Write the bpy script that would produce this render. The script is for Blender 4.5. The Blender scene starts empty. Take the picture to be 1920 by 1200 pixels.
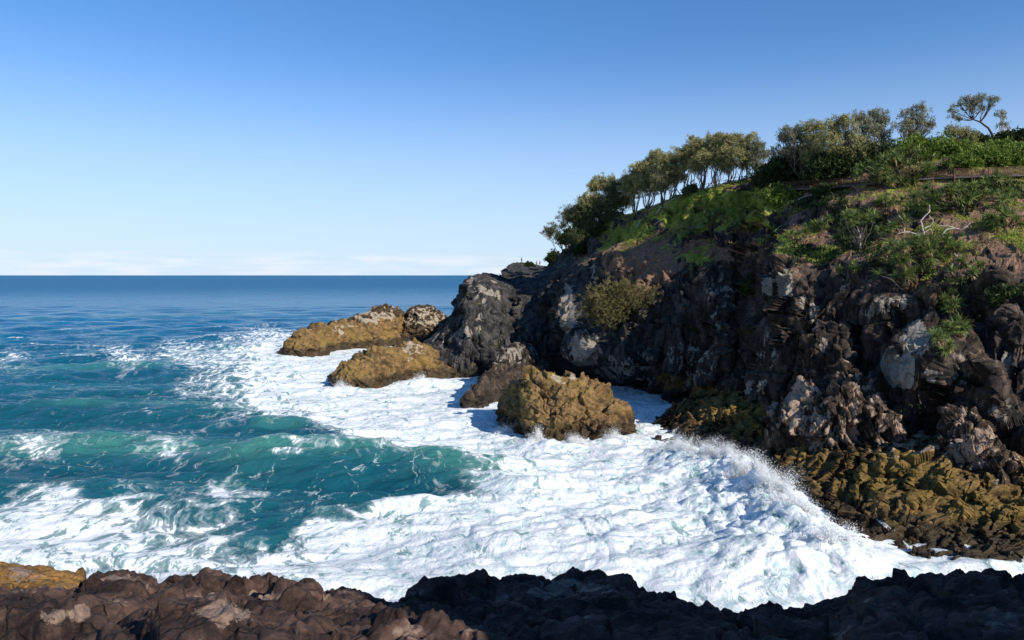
import bpy, math, random
import numpy as np
from mathutils import Vector, Euler, Matrix
from mathutils.bvhtree import BVHTree

random.seed(7)
RNG = np.random.default_rng(11)
SC = bpy.context.scene
COL = SC.collection
R = math.radians

# ------------------------------------------------------------------ camera, sky, sun, exposure
CAM_H = 22.0
FPX = 1387.0                      # focal length in photo pixels (photo 1920 x 1200)
PITCH = math.atan(84.0 / FPX)
cam_d = bpy.data.cameras.new('camera'); cam = bpy.data.objects.new('camera', cam_d); COL.objects.link(cam)
cam_d.sensor_width = 36.0; cam_d.lens = 36.0 * FPX / 1920.0
cam_d.clip_start = 0.1; cam_d.clip_end = 200000.0
cam.location = (0, 0, CAM_H); cam.rotation_euler = (math.pi / 2 - PITCH, 0, 0)
SC.camera = cam

SUN_AZ = 46.0      # degrees to the right of straight behind the camera
SUN_EL = 30.0
sx = math.sin(R(SUN_AZ)) * math.cos(R(SUN_EL)); sy = -math.cos(R(SUN_AZ)) * math.cos(R(SUN_EL)); sz = math.sin(R(SUN_EL))
world = bpy.data.worlds.new('World'); SC.world = world; world.use_nodes = True
wt = world.node_tree; wt.nodes.clear()
wo = wt.nodes.new('ShaderNodeOutputWorld'); wb = wt.nodes.new('ShaderNodeBackground')
sky = wt.nodes.new('ShaderNodeTexSky'); sky.sky_type = 'NISHITA'; sky.sun_disc = False
sky.sun_elevation = R(SUN_EL); sky.sun_rotation = math.atan2(sx, sy)
sky.altitude = 0; sky.air_density = 1.0; sky.dust_density = 0.0; sky.ozone_density = 3.0
wb.inputs['Strength'].default_value = 0.10
# a thin line of far fair-weather cloud just above the horizon
tc = wt.nodes.new('ShaderNodeTexCoord'); sep = wt.nodes.new('ShaderNodeSeparateXYZ')
wt.links.new(tc.outputs['Generated'], sep.inputs[0])
tint = wt.nodes.new('ShaderNodeMix'); tint.data_type = 'RGBA'; tint.blend_type = 'MULTIPLY'; tint.inputs[0].default_value = 1.0
tg = wt.nodes.new('ShaderNodeMapRange'); tg.inputs['From Max'].default_value = 0.42; wt.links.new(sep.outputs['Z'], tg.inputs['Value'])
tm = wt.nodes.new('ShaderNodeMix'); tm.data_type = 'RGBA'; tm.inputs[6].default_value = (0.80, 0.90, 1.20, 1); tm.inputs[7].default_value = (0.48, 0.89, 1.22, 1)
wt.links.new(tg.outputs[0], tm.inputs[0]); wt.links.new(tm.outputs[2], tint.inputs[7])
hz = wt.nodes.new('ShaderNodeMapRange'); hz.interpolation_type = 'SMOOTHSTEP'; hz.inputs['From Min'].default_value = 0.30; hz.inputs['From Max'].default_value = -0.02
hz.inputs['To Max'].default_value = 0.85; wt.links.new(sep.outputs['Z'], hz.inputs['Value'])
hm = wt.nodes.new('ShaderNodeMix'); hm.data_type = 'RGBA'; hm.inputs[7].default_value = (4.9, 6.3, 7.9, 1)
wt.links.new(hz.outputs[0], hm.inputs[0]); wt.links.new(tint.outputs[2], hm.inputs[6]); 
wt.links.new(sky.outputs[0], tint.inputs[6])
mp = wt.nodes.new('ShaderNodeMapping'); mp.inputs['Scale'].default_value = (9, 9, 90)
wt.links.new(tc.outputs['Generated'], mp.inputs[0])
cn = wt.nodes.new('ShaderNodeTexNoise'); cn.inputs['Scale'].default_value = 1.3; cn.inputs['Detail'].default_value = 7
wt.links.new(mp.outputs[0], cn.inputs['Vector'])
cr = wt.nodes.new('ShaderNodeMapRange'); cr.interpolation_type = 'SMOOTHSTEP'
cr.inputs['From Min'].default_value = 0.36; cr.inputs['From Max'].default_value = 0.74
wt.links.new(cn.outputs['Fac'], cr.inputs['Value'])
b1 = wt.nodes.new('ShaderNodeMapRange'); b1.interpolation_type = 'SMOOTHSTEP'
b1.inputs['From Min'].default_value = 0.034; b1.inputs['From Max'].default_value = 0.020
wt.links.new(sep.outputs['Z'], b1.inputs['Value'])
mu = wt.nodes.new('ShaderNodeMath'); mu.operation = 'MULTIPLY'
wt.links.new(cr.outputs[0], mu.inputs[0]); wt.links.new(b1.outputs[0], mu.inputs[1])
mu2 = wt.nodes.new('ShaderNodeMath'); mu2.operation = 'MULTIPLY'; mu2.inputs[1].default_value = 0.7
wt.links.new(mu.outputs[0], mu2.inputs[0])
mx = wt.nodes.new('ShaderNodeMix'); mx.data_type = 'RGBA'
wt.links.new(mu2.outputs[0], mx.inputs[0]); wt.links.new(hm.outputs[2], mx.inputs[6])
mx.inputs[7].default_value = (7.4, 7.6, 8.2, 1)
wt.links.new(mx.outputs[2], wb.inputs['Color']); wt.links.new(wb.outputs[0], wo.inputs['Surface'])

sd = bpy.data.lights.new('sun', 'SUN'); sun = bpy.data.objects.new('sun', sd); COL.objects.link(sun)
sd.energy = 5.0; sd.angle = R(0.5); sd.color = (1.0, 0.93, 0.82)
sun.rotation_euler = Vector((sx, sy, sz)).to_track_quat('Z', 'Y').to_euler(); sun.location = (60, -60, 90)
SC.view_settings.view_transform = 'Standard'; SC.view_settings.look = 'None'
SC.view_settings.exposure = 0.30; SC.view_settings.gamma = 1.0
SC.cycles.max_bounces = 5; SC.cycles.transparent_max_bounces = 6
SC.cycles.use_denoising = True

# ------------------------------------------------------------------ numbers: rays and noise
CP, SP = math.cos(PITCH), math.sin(PITCH)
def ray(px, py):
    u = (np.asarray(px, float) - 960) / FPX; v = (600 - np.asarray(py, float)) / FPX
    return u, CP + v * SP, -SP + v * CP
def P(px, py, Y):
    u, y, z = ray(px, py); s = Y / y
    return np.stack(np.broadcast_arrays(u * s, Y + 0 * s, CAM_H + z * s), -1)
def P0(px, py):
    u, y, z = ray(px, py); s = -CAM_H / z
    return np.stack(np.broadcast_arrays(u * s, y * s, 0 * s), -1)
def PX(p):
    x, y, z = p[..., 0], p[..., 1], p[..., 2] - CAM_H
    f = y * CP - z * SP; up = y * SP + z * CP
    f = np.maximum(f, 0.05)
    return 960 + FPX * x / f, 600 - FPX * up / f
def sst(a, b, x):
    t = np.clip((x - a) / (b - a), 0, 1); return t * t * (3 - 2 * t)

_g = np.random.default_rng(5).normal(size=(1024, 3)).astype(np.float32); _g /= np.linalg.norm(_g, axis=1)[:, None]
_r = np.random.default_rng(6).random((1024, 4)).astype(np.float32)
def _hash(i, j, k, seed=0):
    h = (i * 73856093) ^ (j * 19349663) ^ (k * 83492791) ^ (seed * 2654435)
    h = (h ^ (h >> 13)) * 1274126177
    return ((h ^ (h >> 16)) & 1023).astype(np.int32)
def perlin(p, seed=0):
    p = np.asarray(p, np.float32); fl = np.floor(p); f = (p - fl); c = fl.astype(np.int64)
    w = f * f * f * (f * (f * 6 - 15) + 10); out = 0
    for a in (0, 1):
        wa = w[..., 0] if a else 1 - w[..., 0]
        for b in (0, 1):
            wb_ = w[..., 1] if b else 1 - w[..., 1]
            for d in (0, 1):
                wd = w[..., 2] if d else 1 - w[..., 2]
                g = _g[_hash(c[..., 0] + a, c[..., 1] + b, c[..., 2] + d, seed)]
                dot = g[..., 0] * (f[..., 0] - a) + g[..., 1] * (f[..., 1] - b) + g[..., 2] * (f[..., 2] - d)
                out = out + wa * wb_ * wd * dot
    return out * 1.5
def fbm(p, o=4, seed=0, gain=0.5, ridged=False):
    a, s, out = 1.0, 1.0, 0
    for i in range(o):
        n = perlin(p * s, seed + i)
        if ridged: n = 1 - 2 * np.abs(n)
        out = out + a * n; a *= gain; s *= 2.03
    return out
def facet(p, seed=0):
    """blocky fracture: every Voronoi cell gets a plane of its own; returns (plane height, distance between first and second cell)"""
    p = np.asarray(p, np.float32); fl = np.floor(p).astype(np.int64)
    d1 = np.full(p.shape[:-1], 9e9, np.float32); d2 = d1.copy(); best = np.zeros(p.shape, np.float32); bh = np.zeros(p.shape[:-1], np.int32)
    for a in (-1, 0, 1):
        for b in (-1, 0, 1):
            for c in (-1, 0, 1):
                i, j, k = fl[..., 0] + a, fl[..., 1] + b, fl[..., 2] + c
                h = _hash(i, j, k, seed); r = _r[h]
                q = np.stack([i, j, k], -1).astype(np.float32) + 0.1 + 0.8 * r[..., :3]
                e = p - q; d = (e * e).sum(-1)
                m = d < d1
                d2 = np.where(m, d1, np.minimum(d2, d))
                best = np.where(m[..., None], e, best); bh = np.where(m, h, bh); d1 = np.where(m, d, d1)
    g = _g[(bh * 7 + 3) & 1023]; hh = (best * g).sum(-1) * 1.7 + (_r[bh][..., 3] - 0.5) * .8
    return hh, np.sqrt(d2) - np.sqrt(d1)

def joints(p, size, rot, seed=0):
    """jointed bedrock: blocks bounded by three sets of parallel planes, each block with a plane of its own"""
    M_ = np.array(Euler([R(a) for a in rot]).to_matrix(), np.float32)
    q = (np.asarray(p, np.float32) @ M_.T) / np.array(size, np.float32)
    k = np.floor(q[..., 2]).astype(np.int64); r1 = _r[_hash(k, k * 0, k * 0, seed)]
    x = q[..., 0] + r1[..., 0] * 5; i = np.floor(x).astype(np.int64); r2 = _r[_hash(i, k, k * 0, seed + 1)]
    y = q[..., 1] + r2[..., 1] * 5; j = np.floor(y).astype(np.int64); h = _hash(i, j, k, seed + 2)
    f = np.stack([x - i, y - j, q[..., 2] - k], -1) - .5
    hh = (f * _g[(h * 5 + 1) & 1023]).sum(-1) * 1.5 + (_r[h][..., 2] - .5) * .9
    e = (.5 - np.abs(f)).min(-1)
    return hh, e * 2

# ------------------------------------------------------------------ objects
def tag(o, label=None, cat=None, group=None, kind=None):
    if label: o['label'] = label
    if cat: o['category'] = cat
    if group: o['group'] = group
    if kind: o['kind'] = kind
    return o
def link(name, me, mat=None, parent=None):
    o = bpy.data.objects.new(name, me); COL.objects.link(o)
    if mat: me.materials.append(mat)
    if parent: o.parent = parent
    return o
def empty(name, loc):
    o = bpy.data.objects.new(name, None); COL.objects.link(o); o.location = loc; o.empty_display_size = 0.3
    return o
def npmesh(name, V, F, smooth=True, attrs=None):
    """V (n,3); F (m,k) with constant k"""
    V = np.ascontiguousarray(V, np.float32); F = np.ascontiguousarray(F, np.int32)
    me = bpy.data.meshes.new(name); me.vertices.add(len(V)); me.vertices.foreach_set('co', V.ravel())
    m, k = F.shape
    me.loops.add(m * k); me.loops.foreach_set('vertex_index', F.ravel())
    me.polygons.add(m); me.polygons.foreach_set('loop_start', np.arange(0, m * k, k, dtype=np.int32))
    me.polygons.foreach_set('loop_total', np.full(m, k, np.int32))
    me.polygons.foreach_set('use_smooth', np.full(m, smooth, bool))
    for n, a in (attrs or {}).items():
        at = me.attributes.new(n, 'FLOAT', 'POINT'); at.data.foreach_set('value', np.ascontiguousarray(a, np.float32).ravel())
    me.update(); me.validate(); return me
def gridfaces(nr, nc):
    i = np.arange(nr - 1)[:, None] * nc + np.arange(nc - 1)[None, :]
    return np.stack([i, i + 1, i + 1 + nc, i + nc], -1).reshape(-1, 4)

class MB:
    """collects tubes, ribbons, boxes for one mesh"""
    def __init__(s): s.v = []; s.f = []; s.n = 0
    def add(s, V, F):
        s.v.append(np.asarray(V, float).reshape(-1, 3)); s.f += [tuple(int(i) + s.n for i in f) for f in F]; s.n += len(s.v[-1])
    def tube(s, pts, rad, n=6):
        pts = [Vector(p) for p in pts]; V = []; m = len(pts)
        if not hasattr(rad, '__len__'): rad = [rad] * m
        for i, p in enumerate(pts):
            t = (pts[min(i + 1, m - 1)] - pts[max(i - 1, 0)]).normalized()
            a = t.cross(Vector((0.3, 1, 0.1)) if abs(t.y) < 0.9 else Vector((1, 0, 0))).normalized(); b = t.cross(a)
            for k in range(n):
                an = 2 * math.pi * k / n
                V.append(p + (a * math.cos(an) + b * math.sin(an)) * rad[i])
        F = [(i * n + k, i * n + (k + 1) % n, (i + 1) * n + (k + 1) % n, (i + 1) * n + k) for i in range(m - 1) for k in range(n)]
        F += [tuple(range(n))[::-1], tuple(range((m - 1) * n, m * n))]
        s.add([list(v) for v in V], F)
    def bar(s, a, b, w, h):
        """box from a to b, w wide sideways, h tall"""
        a, b = Vector(a), Vector(b); t = (b - a).normalized()
        sd_ = t.cross(Vector((0, 0, 1)))
        sd_ = Vector((1, 0, 0)) if sd_.length < 0.05 else sd_.normalized()
        up = sd_.cross(t).normalized()
        V = [list(p + sd_ * i * w / 2 + up * j * h / 2) for p in (a, b) for i, j in ((-1, -1), (1, -1), (1, 1), (-1, 1))]
        s.add(V, [(0, 1, 2, 3), (7, 6, 5, 4), (0, 4, 5, 1), (1, 5, 6, 2), (2, 6, 7, 3), (3, 7, 4, 0)])
    def build(s, name, mat, parent=None, smooth=False):
        me = bpy.data.meshes.new(name)
        V = np.concatenate(s.v) if s.v else np.zeros((0, 3))
        if parent is not None: V = V - np.array(parent.location)
        me.from_pydata(V.tolist(), [], s.f)
        if smooth: me.polygons.foreach_set('use_smooth', np.full(len(s.f), True))
        me.update(); return link(name, me, mat, parent)

# ------------------------------------------------------------------ material helper
class NT:
    def __init__(s, name):
        s.m = bpy.data.materials.new(name); s.m.use_nodes = True; s.t = s.m.node_tree; s.t.nodes.clear()
        s.out = s.t.nodes.new('ShaderNodeOutputMaterial')
    def put(s, sock, v):
        if v is None: return
        if isinstance(v, bpy.types.NodeSocket): s.t.links.new(v, sock)
        elif isinstance(v, (tuple, list)) and len(v) == 3 and sock.type == 'RGBA': sock.default_value = (*v, 1)
        else: sock.default_value = v
    def n(s, typ, ins=None, **props):
        nd = s.t.nodes.new('ShaderNode' + typ)
        for k, v in props.items(): setattr(nd, k, v)
        for k, v in (ins or {}).items(): s.put(nd.inputs[k], v)
        return nd
    def pos(s): return s.n('NewGeometry').outputs['Position']
    def attr(s, name): return s.n('Attribute', attribute_name=name).outputs['Fac']
    def noise(s, vec, scale, detail=6, rough=0.6, dist=0.0):
        return s.n('TexNoise', {'Vector': vec, 'Scale': scale, 'Detail': detail, 'Roughness': rough, 'Distortion': dist}).outputs['Fac']
    def vscale(s, vec, sc, rot=(0, 0, 0)):
        return s.n('Mapping', {'Vector': vec, 'Scale': sc, 'Rotation': rot}).outputs[0]
    def mr(s, v, a, b, c=0.0, d=1.0, smooth=True):
        return s.n('MapRange', {'Value': v, 'From Min': a, 'From Max': b, 'To Min': c, 'To Max': d}, interpolation_type='SMOOTHSTEP' if smooth else 'LINEAR').outputs[0]
    def ma(s, op, a, b=None, c=None):
        nd = s.n('Math', operation=op); s.put(nd.inputs[0], a); s.put(nd.inputs[1], b); s.put(nd.inputs[2], c); return nd.outputs[0]
    def mix(s, f, a, b):
        nd = s.n('Mix', data_type='RGBA'); s.put(nd.inputs[0], f); s.put(nd.inputs[6], a); s.put(nd.inputs[7], b); return nd.outputs[2]
    def bump(s, h, strength, dist, normal=None):
        return s.n('Bump', {'Height': h, 'Strength': strength, 'Distance': dist, 'Normal': normal}).outputs[0]
    def princ(s, **k):
        nd = s.n('BsdfPrincipled'); 
        for a, v in k.items(): s.put(nd.inputs[a.replace('_', ' ')], v)
        return nd.outputs[0]
    def done(s, surf): s.t.links.new(surf, s.out.inputs['Surface']); return s.m

def rock_material(name, dark, mid, pale, gold, scale=1.0, strata=(1, 1, 1), rot=(0, 0, 0), wet=1.6, green=((.15, .20, .025), (.34, .36, .08)), bumpd=0.35):
    t = NT(name); p = t.pos()
    q = t.vscale(p, strata, rot)
    n_big = t.noise(p, 0.16 * scale, 5, 0.6)
    n_mid = t.noise(q, 0.7 * scale, 10, 0.68, 0.1)
    n_fin = t.noise(q, 5.5 * scale, 7, 0.7)
    vor = t.n('TexVoronoi', {'Vector': t.n('VectorMath', {0: q, 1: t.n('VectorMath', {0: t.n('TexNoise', {'Vector': q, 'Scale': .7 * scale, 'Detail': 4.0}).outputs['Color'], 'Scale': 1.6 / scale}, operation='SCALE').outputs[0]}, operation='ADD').outputs[0], 'Scale': .6 * scale, 'Detail': 2.0, 'Randomness': 1.0}, feature='DISTANCE_TO_EDGE').outputs[0]
    crack = t.mr(vor, 0.0, 0.03)
    col = t.mix(t.mr(n_mid, 0.38, 0.66), dark, mid)
    col = t.mix(t.ma('MULTIPLY', t.attr('grey'), .85), col, t.mix(t.mr(n_mid, 0.38, 0.66), (.013, .013, .014), (.078, .076, .073)))
    col = t.mix(t.mr(n_fin, 0.55, 0.8, 0, 0.5), col, tuple(min(1, c * 1.7 + .02) for c in mid))
    # gold crust zone
    g = t.attr('gold'); gf = t.mr(t.ma('ADD', g, t.ma('MULTIPLY', t.ma('SUBTRACT', n_mid, 0.5), 1.3)), 0.35, 0.7)
    gcol = t.mix(t.mr(t.ma('ADD', t.ma('MULTIPLY', n_fin, .4), t.ma('MULTIPLY', n_mid, .6)), 0.38, 0.62), tuple(c * 0.20 for c in gold), gold)
    gcol = t.mix(t.mr(n_big, 0.45, 0.62, 0, 0.6), gcol, (gold[0] * 0.82, gold[1] * 0.88, gold[2] * 0.6))
    col = t.mix(gf, col, gcol)
    # pale stone
    pf = t.mr(t.ma('ADD', t.attr('pale'), t.ma('MULTIPLY', t.ma('SUBTRACT', n_mid, 0.5), 2.4)), 0.48, 0.58)
    pcol = t.mix(t.mr(n_fin, 0.3, 0.7), tuple(c * 0.55 for c in pale), pale)
    col = t.mix(pf, col, pcol)
    col = t.mix(t.ma('MULTIPLY', t.ma('SUBTRACT', 1.0, crack), 0.38), col, tuple(c * 0.5 for c in dark))
    # bare soil and leaf litter
    so = t.mr(t.ma('ADD', t.attr('soil'), t.ma('MULTIPLY', t.ma('SUBTRACT', n_mid, 0.5), 1.2)), 0.40, 0.62)
    col = t.mix(so, col, t.mix(t.mr(n_fin, .3, .7), (.075, .042, .03), (.30, .185, .12)))
    # turf
    gr = t.attr('grass'); nb = t.noise(p, 0.55, 6, 0.65); nf = t.noise(p, 7.0, 4, 0.7)
    grf = t.mr(t.ma('ADD', gr, t.ma('MULTIPLY', t.ma('SUBTRACT', nb, 0.5), 1.6)), 0.42, 0.58)
    gcol2 = t.mix(t.mr(nf, 0.35, 0.68), green[0], green[1])
    gcol2 = t.mix(t.mr(t.noise(p, 0.3, 4), 0.55, 0.7, 0, 0.75), gcol2, (.20, .13, .07))
    col = t.mix(grf, col, gcol2)
    # wet foot
    z = t.n('SeparateXYZ', {0: p}).outputs[2]
    wf = t.mr(t.ma('ADD', z, t.ma('MULTIPLY', t.ma('SUBTRACT', n_mid, 0.5), 3.0)), wet + 0.7, wet - 0.7)
    col = t.mix(t.ma('MULTIPLY', wf, 0.8), col, (0.018, 0.013, 0.009))
    rough = t.ma('SUBTRACT', 0.92, t.ma('MULTIPLY', wf, 0.45))
    h = t.ma('ADD', t.ma('MULTIPLY', n_mid, 0.55), t.ma('ADD', t.ma('MULTIPLY', n_fin, 0.40), t.ma('MULTIPLY', crack, 0.22)))
    nb_ = t.bump(h, 0.9, .8 * bumpd / scale)
    return t.done(t.princ(Base_Color=col, Roughness=rough, Normal=nb_, Specular_IOR_Level=0.25))

M = {}
M['cliff'] = rock_material('cliff_rock', (.014, .0105, .009), (.092, .068, .052), (.33, .29, .24), (.26, .15, .05), strata=(1.2, 1.2, .35), rot=(0, .15, 0), bumpd=.4)
M['gold'] = rock_material('gold_rock', (.022, .015, .009), (.12, .075, .038), (.42, .35, .26), (.275, .170, .072), strata=(1, 1, 1.2), wet=2.3)
M['shelf'] = rock_material('shelf_rock', (.02, .014, .009), (.10, .062, .030), (.42, .30, .20), (.235, .145, .048), strata=(.55, 1.0, 2.0), rot=(.35, .25, .3), wet=1.7)
M['crag'] = rock_material('crag_rock', (.022, .015, .011), (.12, .078, .052), (.40, .29, .215), (.28, .16, .05), strata=(1.3, 1.3, .4), wet=-5, bumpd=.3)
M['near'] = rock_material('near_rock', (.022, .013, .011), (.118, .070, .055), (.30, .21, .16), (.35, .19, .06), scale=3.2, strata=(1, 1.2, 1.6), rot=(.1, .3, .2), wet=-5, bumpd=.30)

def plain(name, c1, c2, scale=3.0, rough=0.8, bump=0.0, transl=0.0):
    t = NT(name); p = t.pos(); n = t.noise(p, scale, 5, 0.6)
    col = t.mix(t.mr(n, 0.35, 0.66), c1, c2)
    kw = dict(Base_Color=col, Roughness=rough, Specular_IOR_Level=0.2)
    if bump: kw['Normal'] = t.bump(n, 0.6, bump)
    s_ = t.princ(**kw)
    if transl:
        tr = t.n('BsdfTranslucent', {'Color': col}).outputs[0]
        s_ = t.n('MixShader', {0: transl, 1: s_, 2: tr}).outputs[0]
    return t.done(s_)
M['bark'] = plain('grey_bark', (.05, .04, .033), (.17, .14, .115), 4, .9)
M['barkdark'] = plain('dark_bark', (.022, .018, .015), (.07, .055, .045), 4, .9)
M['deadwood'] = plain('bleached_wood', (.30, .27, .23), (.58, .54, .48), 6, .85)
M['oak'] = plain('she_oak_foliage', (.17, .165, .065), (.41, .378, .165), 0.9, .75, transl=.25)
M['olive'] = plain('olive_bush_foliage', (.085, .075, .03), (.21, .18, .08), 0.8, .8, transl=.15)
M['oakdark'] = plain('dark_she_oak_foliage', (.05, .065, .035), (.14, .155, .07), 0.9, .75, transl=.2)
M['oakgrey'] = plain('grey_she_oak_foliage', (.14, .145, .085), (.28, .27, .17), 0.9, .75, transl=.25)
M['pandan'] = plain('pandanus_blades', (.08, .13, .03), (.25, .29, .09), 1.6, .5, transl=.25)
M['pandandry'] = plain('dry_pandanus_blades', (.16, .10, .05), (.32, .22, .12), 1.6, .8)
M['leafy'] = plain('broad_leaves', (.09, .15, .022), (.20, .27, .05), 1.2, .6, transl=.3)
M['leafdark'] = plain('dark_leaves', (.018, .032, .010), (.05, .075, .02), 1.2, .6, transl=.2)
M['grassb'] = plain('grass_blades', (.20, .26, .035), (.38, .42, .09), 0.5, .8, transl=.3)
M['straw'] = plain('dry_grass', (.16, .105, .055), (.28, .2, .11), 0.5, .9, transl=.2)
M['timber'] = plain('red_timber', (.065, .033, .023), (.15, .07, .045), 5, .75)
M['timbergrey'] = plain('weathered_timber', (.06, .05, .045), (.15, .13, .12), 5, .85)
M['skin'] = plain('skin', (.42, .25, .17), (.5, .31, .22), 9, .6)
M['hair'] = plain('dark_hair', (.02, .014, .01), (.04, .03, .02), 30, .6)

# ------------------------------------------------------------------ lofted rock surfaces
def pch(x, y, xi):
    """monotone cubic through y (k, ...) at x (k,), sampled at xi"""
    x = np.asarray(x, float); h = np.diff(x); hs = h.reshape((-1,) + (1,) * (y.ndim - 1)); d = np.diff(y, axis=0) / hs
    m = np.zeros_like(y)
    if len(x) > 2:
        a, b = d[:-1], d[1:]; ok = a * b > 0
        w1 = 2 * hs[1:] + hs[:-1]; w2 = hs[1:] + 2 * hs[:-1]
        with np.errstate(divide='ignore', invalid='ignore'):
            m[1:-1] = np.where(ok, (w1 + w2) / (w1 / a + w2 / b), 0)
    m[0] = d[0]; m[-1] = d[-1]
    i = np.clip(np.searchsorted(x, xi, side='right') - 1, 0, len(x) - 2)
    sh = (-1,) + (1,) * (y.ndim - 1)
    t = ((xi - x[i]) / h[i]).reshape(sh); H = h[i].reshape(sh)
    return (2*t**3 - 3*t**2 + 1) * y[i] + (t**3 - 2*t**2 + t) * H * m[i] + (-2*t**3 + 3*t**2) * y[i+1] + (t**3 - t**2) * H * m[i+1]
def cpt(px, s):
    if s[0] == 'z':
        _, z, Y = s; return np.array([(px - 960) / FPX * Y / CP, Y, z])
    if s[1] is None: return P0(px, s[0])
    return P(px, s[0], s[1])
def loft(cols, nc, rows):
    """cols: {px: [rail specs]}; rows: rows per rail interval; returns grid (nr, nc, 3)"""
    ks = sorted(cols); A = np.array([[cpt(k, s) for s in cols[k]] for k in ks])
    nci = nc if hasattr(nc, '__len__') else np.linspace(ks[0], ks[-1], nc)
    A = pch(ks, A, np.asarray(nci, float))              # (nc, rails, 3)
    A = np.swapaxes(A, 0, 1)
    ri = np.concatenate([np.linspace(i, i + 1, n, endpoint=False) for i, n in enumerate(rows)] + [[len(rows)]])
    return pch(np.arange(A.shape[0]), A, ri)
def normals(G):
    a = np.gradient(G, axis=0); b = np.gradient(G, axis=1)
    n = np.cross(b, a); return n / np.maximum(np.linalg.norm(n, axis=-1, keepdims=True), 1e-9)
def blur(a, k):
    for ax in (0, 1):
        c = np.cumsum(np.concatenate([np.repeat(np.take(a, [0], ax), k, ax), a, np.repeat(np.take(a, [-1], ax), k, ax)], ax), ax)
        n = a.shape[ax]; a = (np.take(c, range(2 * k, 2 * k + n), ax) - np.take(c, range(0, n), ax)) / (2 * k)
    return a
def rough(G, layers, fine=(0.0, 1.0), warp=(1.2, .25), seed=0, mask=1.0, out=None, soft=0):
    """layers: (amplitude, cell size xyz, crack depth, crack width)"""
    N = normals(G)
    if out is not None and (N * out).sum(-1).mean() < 0: N = -N
    w = np.stack([fbm(G * warp[1], 3, seed + 40 + i) for i in range(3)], -1) * warp[0]
    Q = G + w; D = 0
    for i, ly in enumerate(layers):
        amp, sz, cd, cw = ly[:4]
        h, e = joints(Q, sz, ly[4], seed + 3 * i) if len(ly) > 4 else facet(Q / np.array(sz), seed + 3 * i)
        D = D + amp * 1.25 * h - .4 * cd * (1 - sst(0, cw * .8, e))
        Q = G + w * (0.55 ** (i + 1))
    D = blur(D, soft + 1)
    D = D + fine[0] * fbm(G / fine[1], 5, seed + 77, 0.55)
    m = mask if not hasattr(mask, 'ndim') else mask
    return G + N * (D * m)[..., None], N
def ell(G, L):
    """soft union of ellipses given in photo pixels: patches of another colour"""
    x, y = PX(G); m = np.zeros(x.shape)
    sc = 5.0 if G[..., 1].mean() > 20 else .6
    x = x + 16 * fbm(G / np.array([sc, sc, sc * 1.6]), 3, 91, .6); y = y + 22 * fbm(G / np.array([sc, sc, sc * 1.6]), 3, 95, .6)
    for cx, cy, rx, ry, s in L:
        d = ((x - cx) / rx) ** 2 + ((y - cy) / ry) ** 2
        m = np.maximum(m, s * (1 - sst(0.35, 1.5, d)))
    return m
BV = {}
def bvh(name, G, st=2):
    g = G[::st, ::st]; nr, nc = g.shape[:2]
    BV[name] = BVHTree.FromPolygons(g.reshape(-1, 3).tolist(), gridfaces(nr, nc).tolist())
def hit(px, py, names=('headland',)):
    u, y, z = ray(px, py); d = Vector((float(u), float(y), float(z))).normalized(); best = None
    for n in names:
        h = BV[n].ray_cast(Vector((0, 0, CAM_H)), d)
        if h[0] is not None and (best is None or h[3] < best[3]): best = h
    return best
def seat(px, py, names=('headland',)):
    """point of the ground seen at this pixel; searches downwards past the skyline"""
    for k in range(0, 60, 2):
        h = hit(px, py + k, names)
        if h: return np.array(h[0]), h[1]
    return P(px, py, 140.0), Vector((0, 0, 1))
def down(x, y, names=('headland',)):
    best = None
    for n in names:
        h = BV[n].ray_cast(Vector((x, y, 200)), Vector((0, 0, -1)))
        if h[0] is not None and (best is None or h[0].z > best[0].z): best = h
    return best

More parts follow.
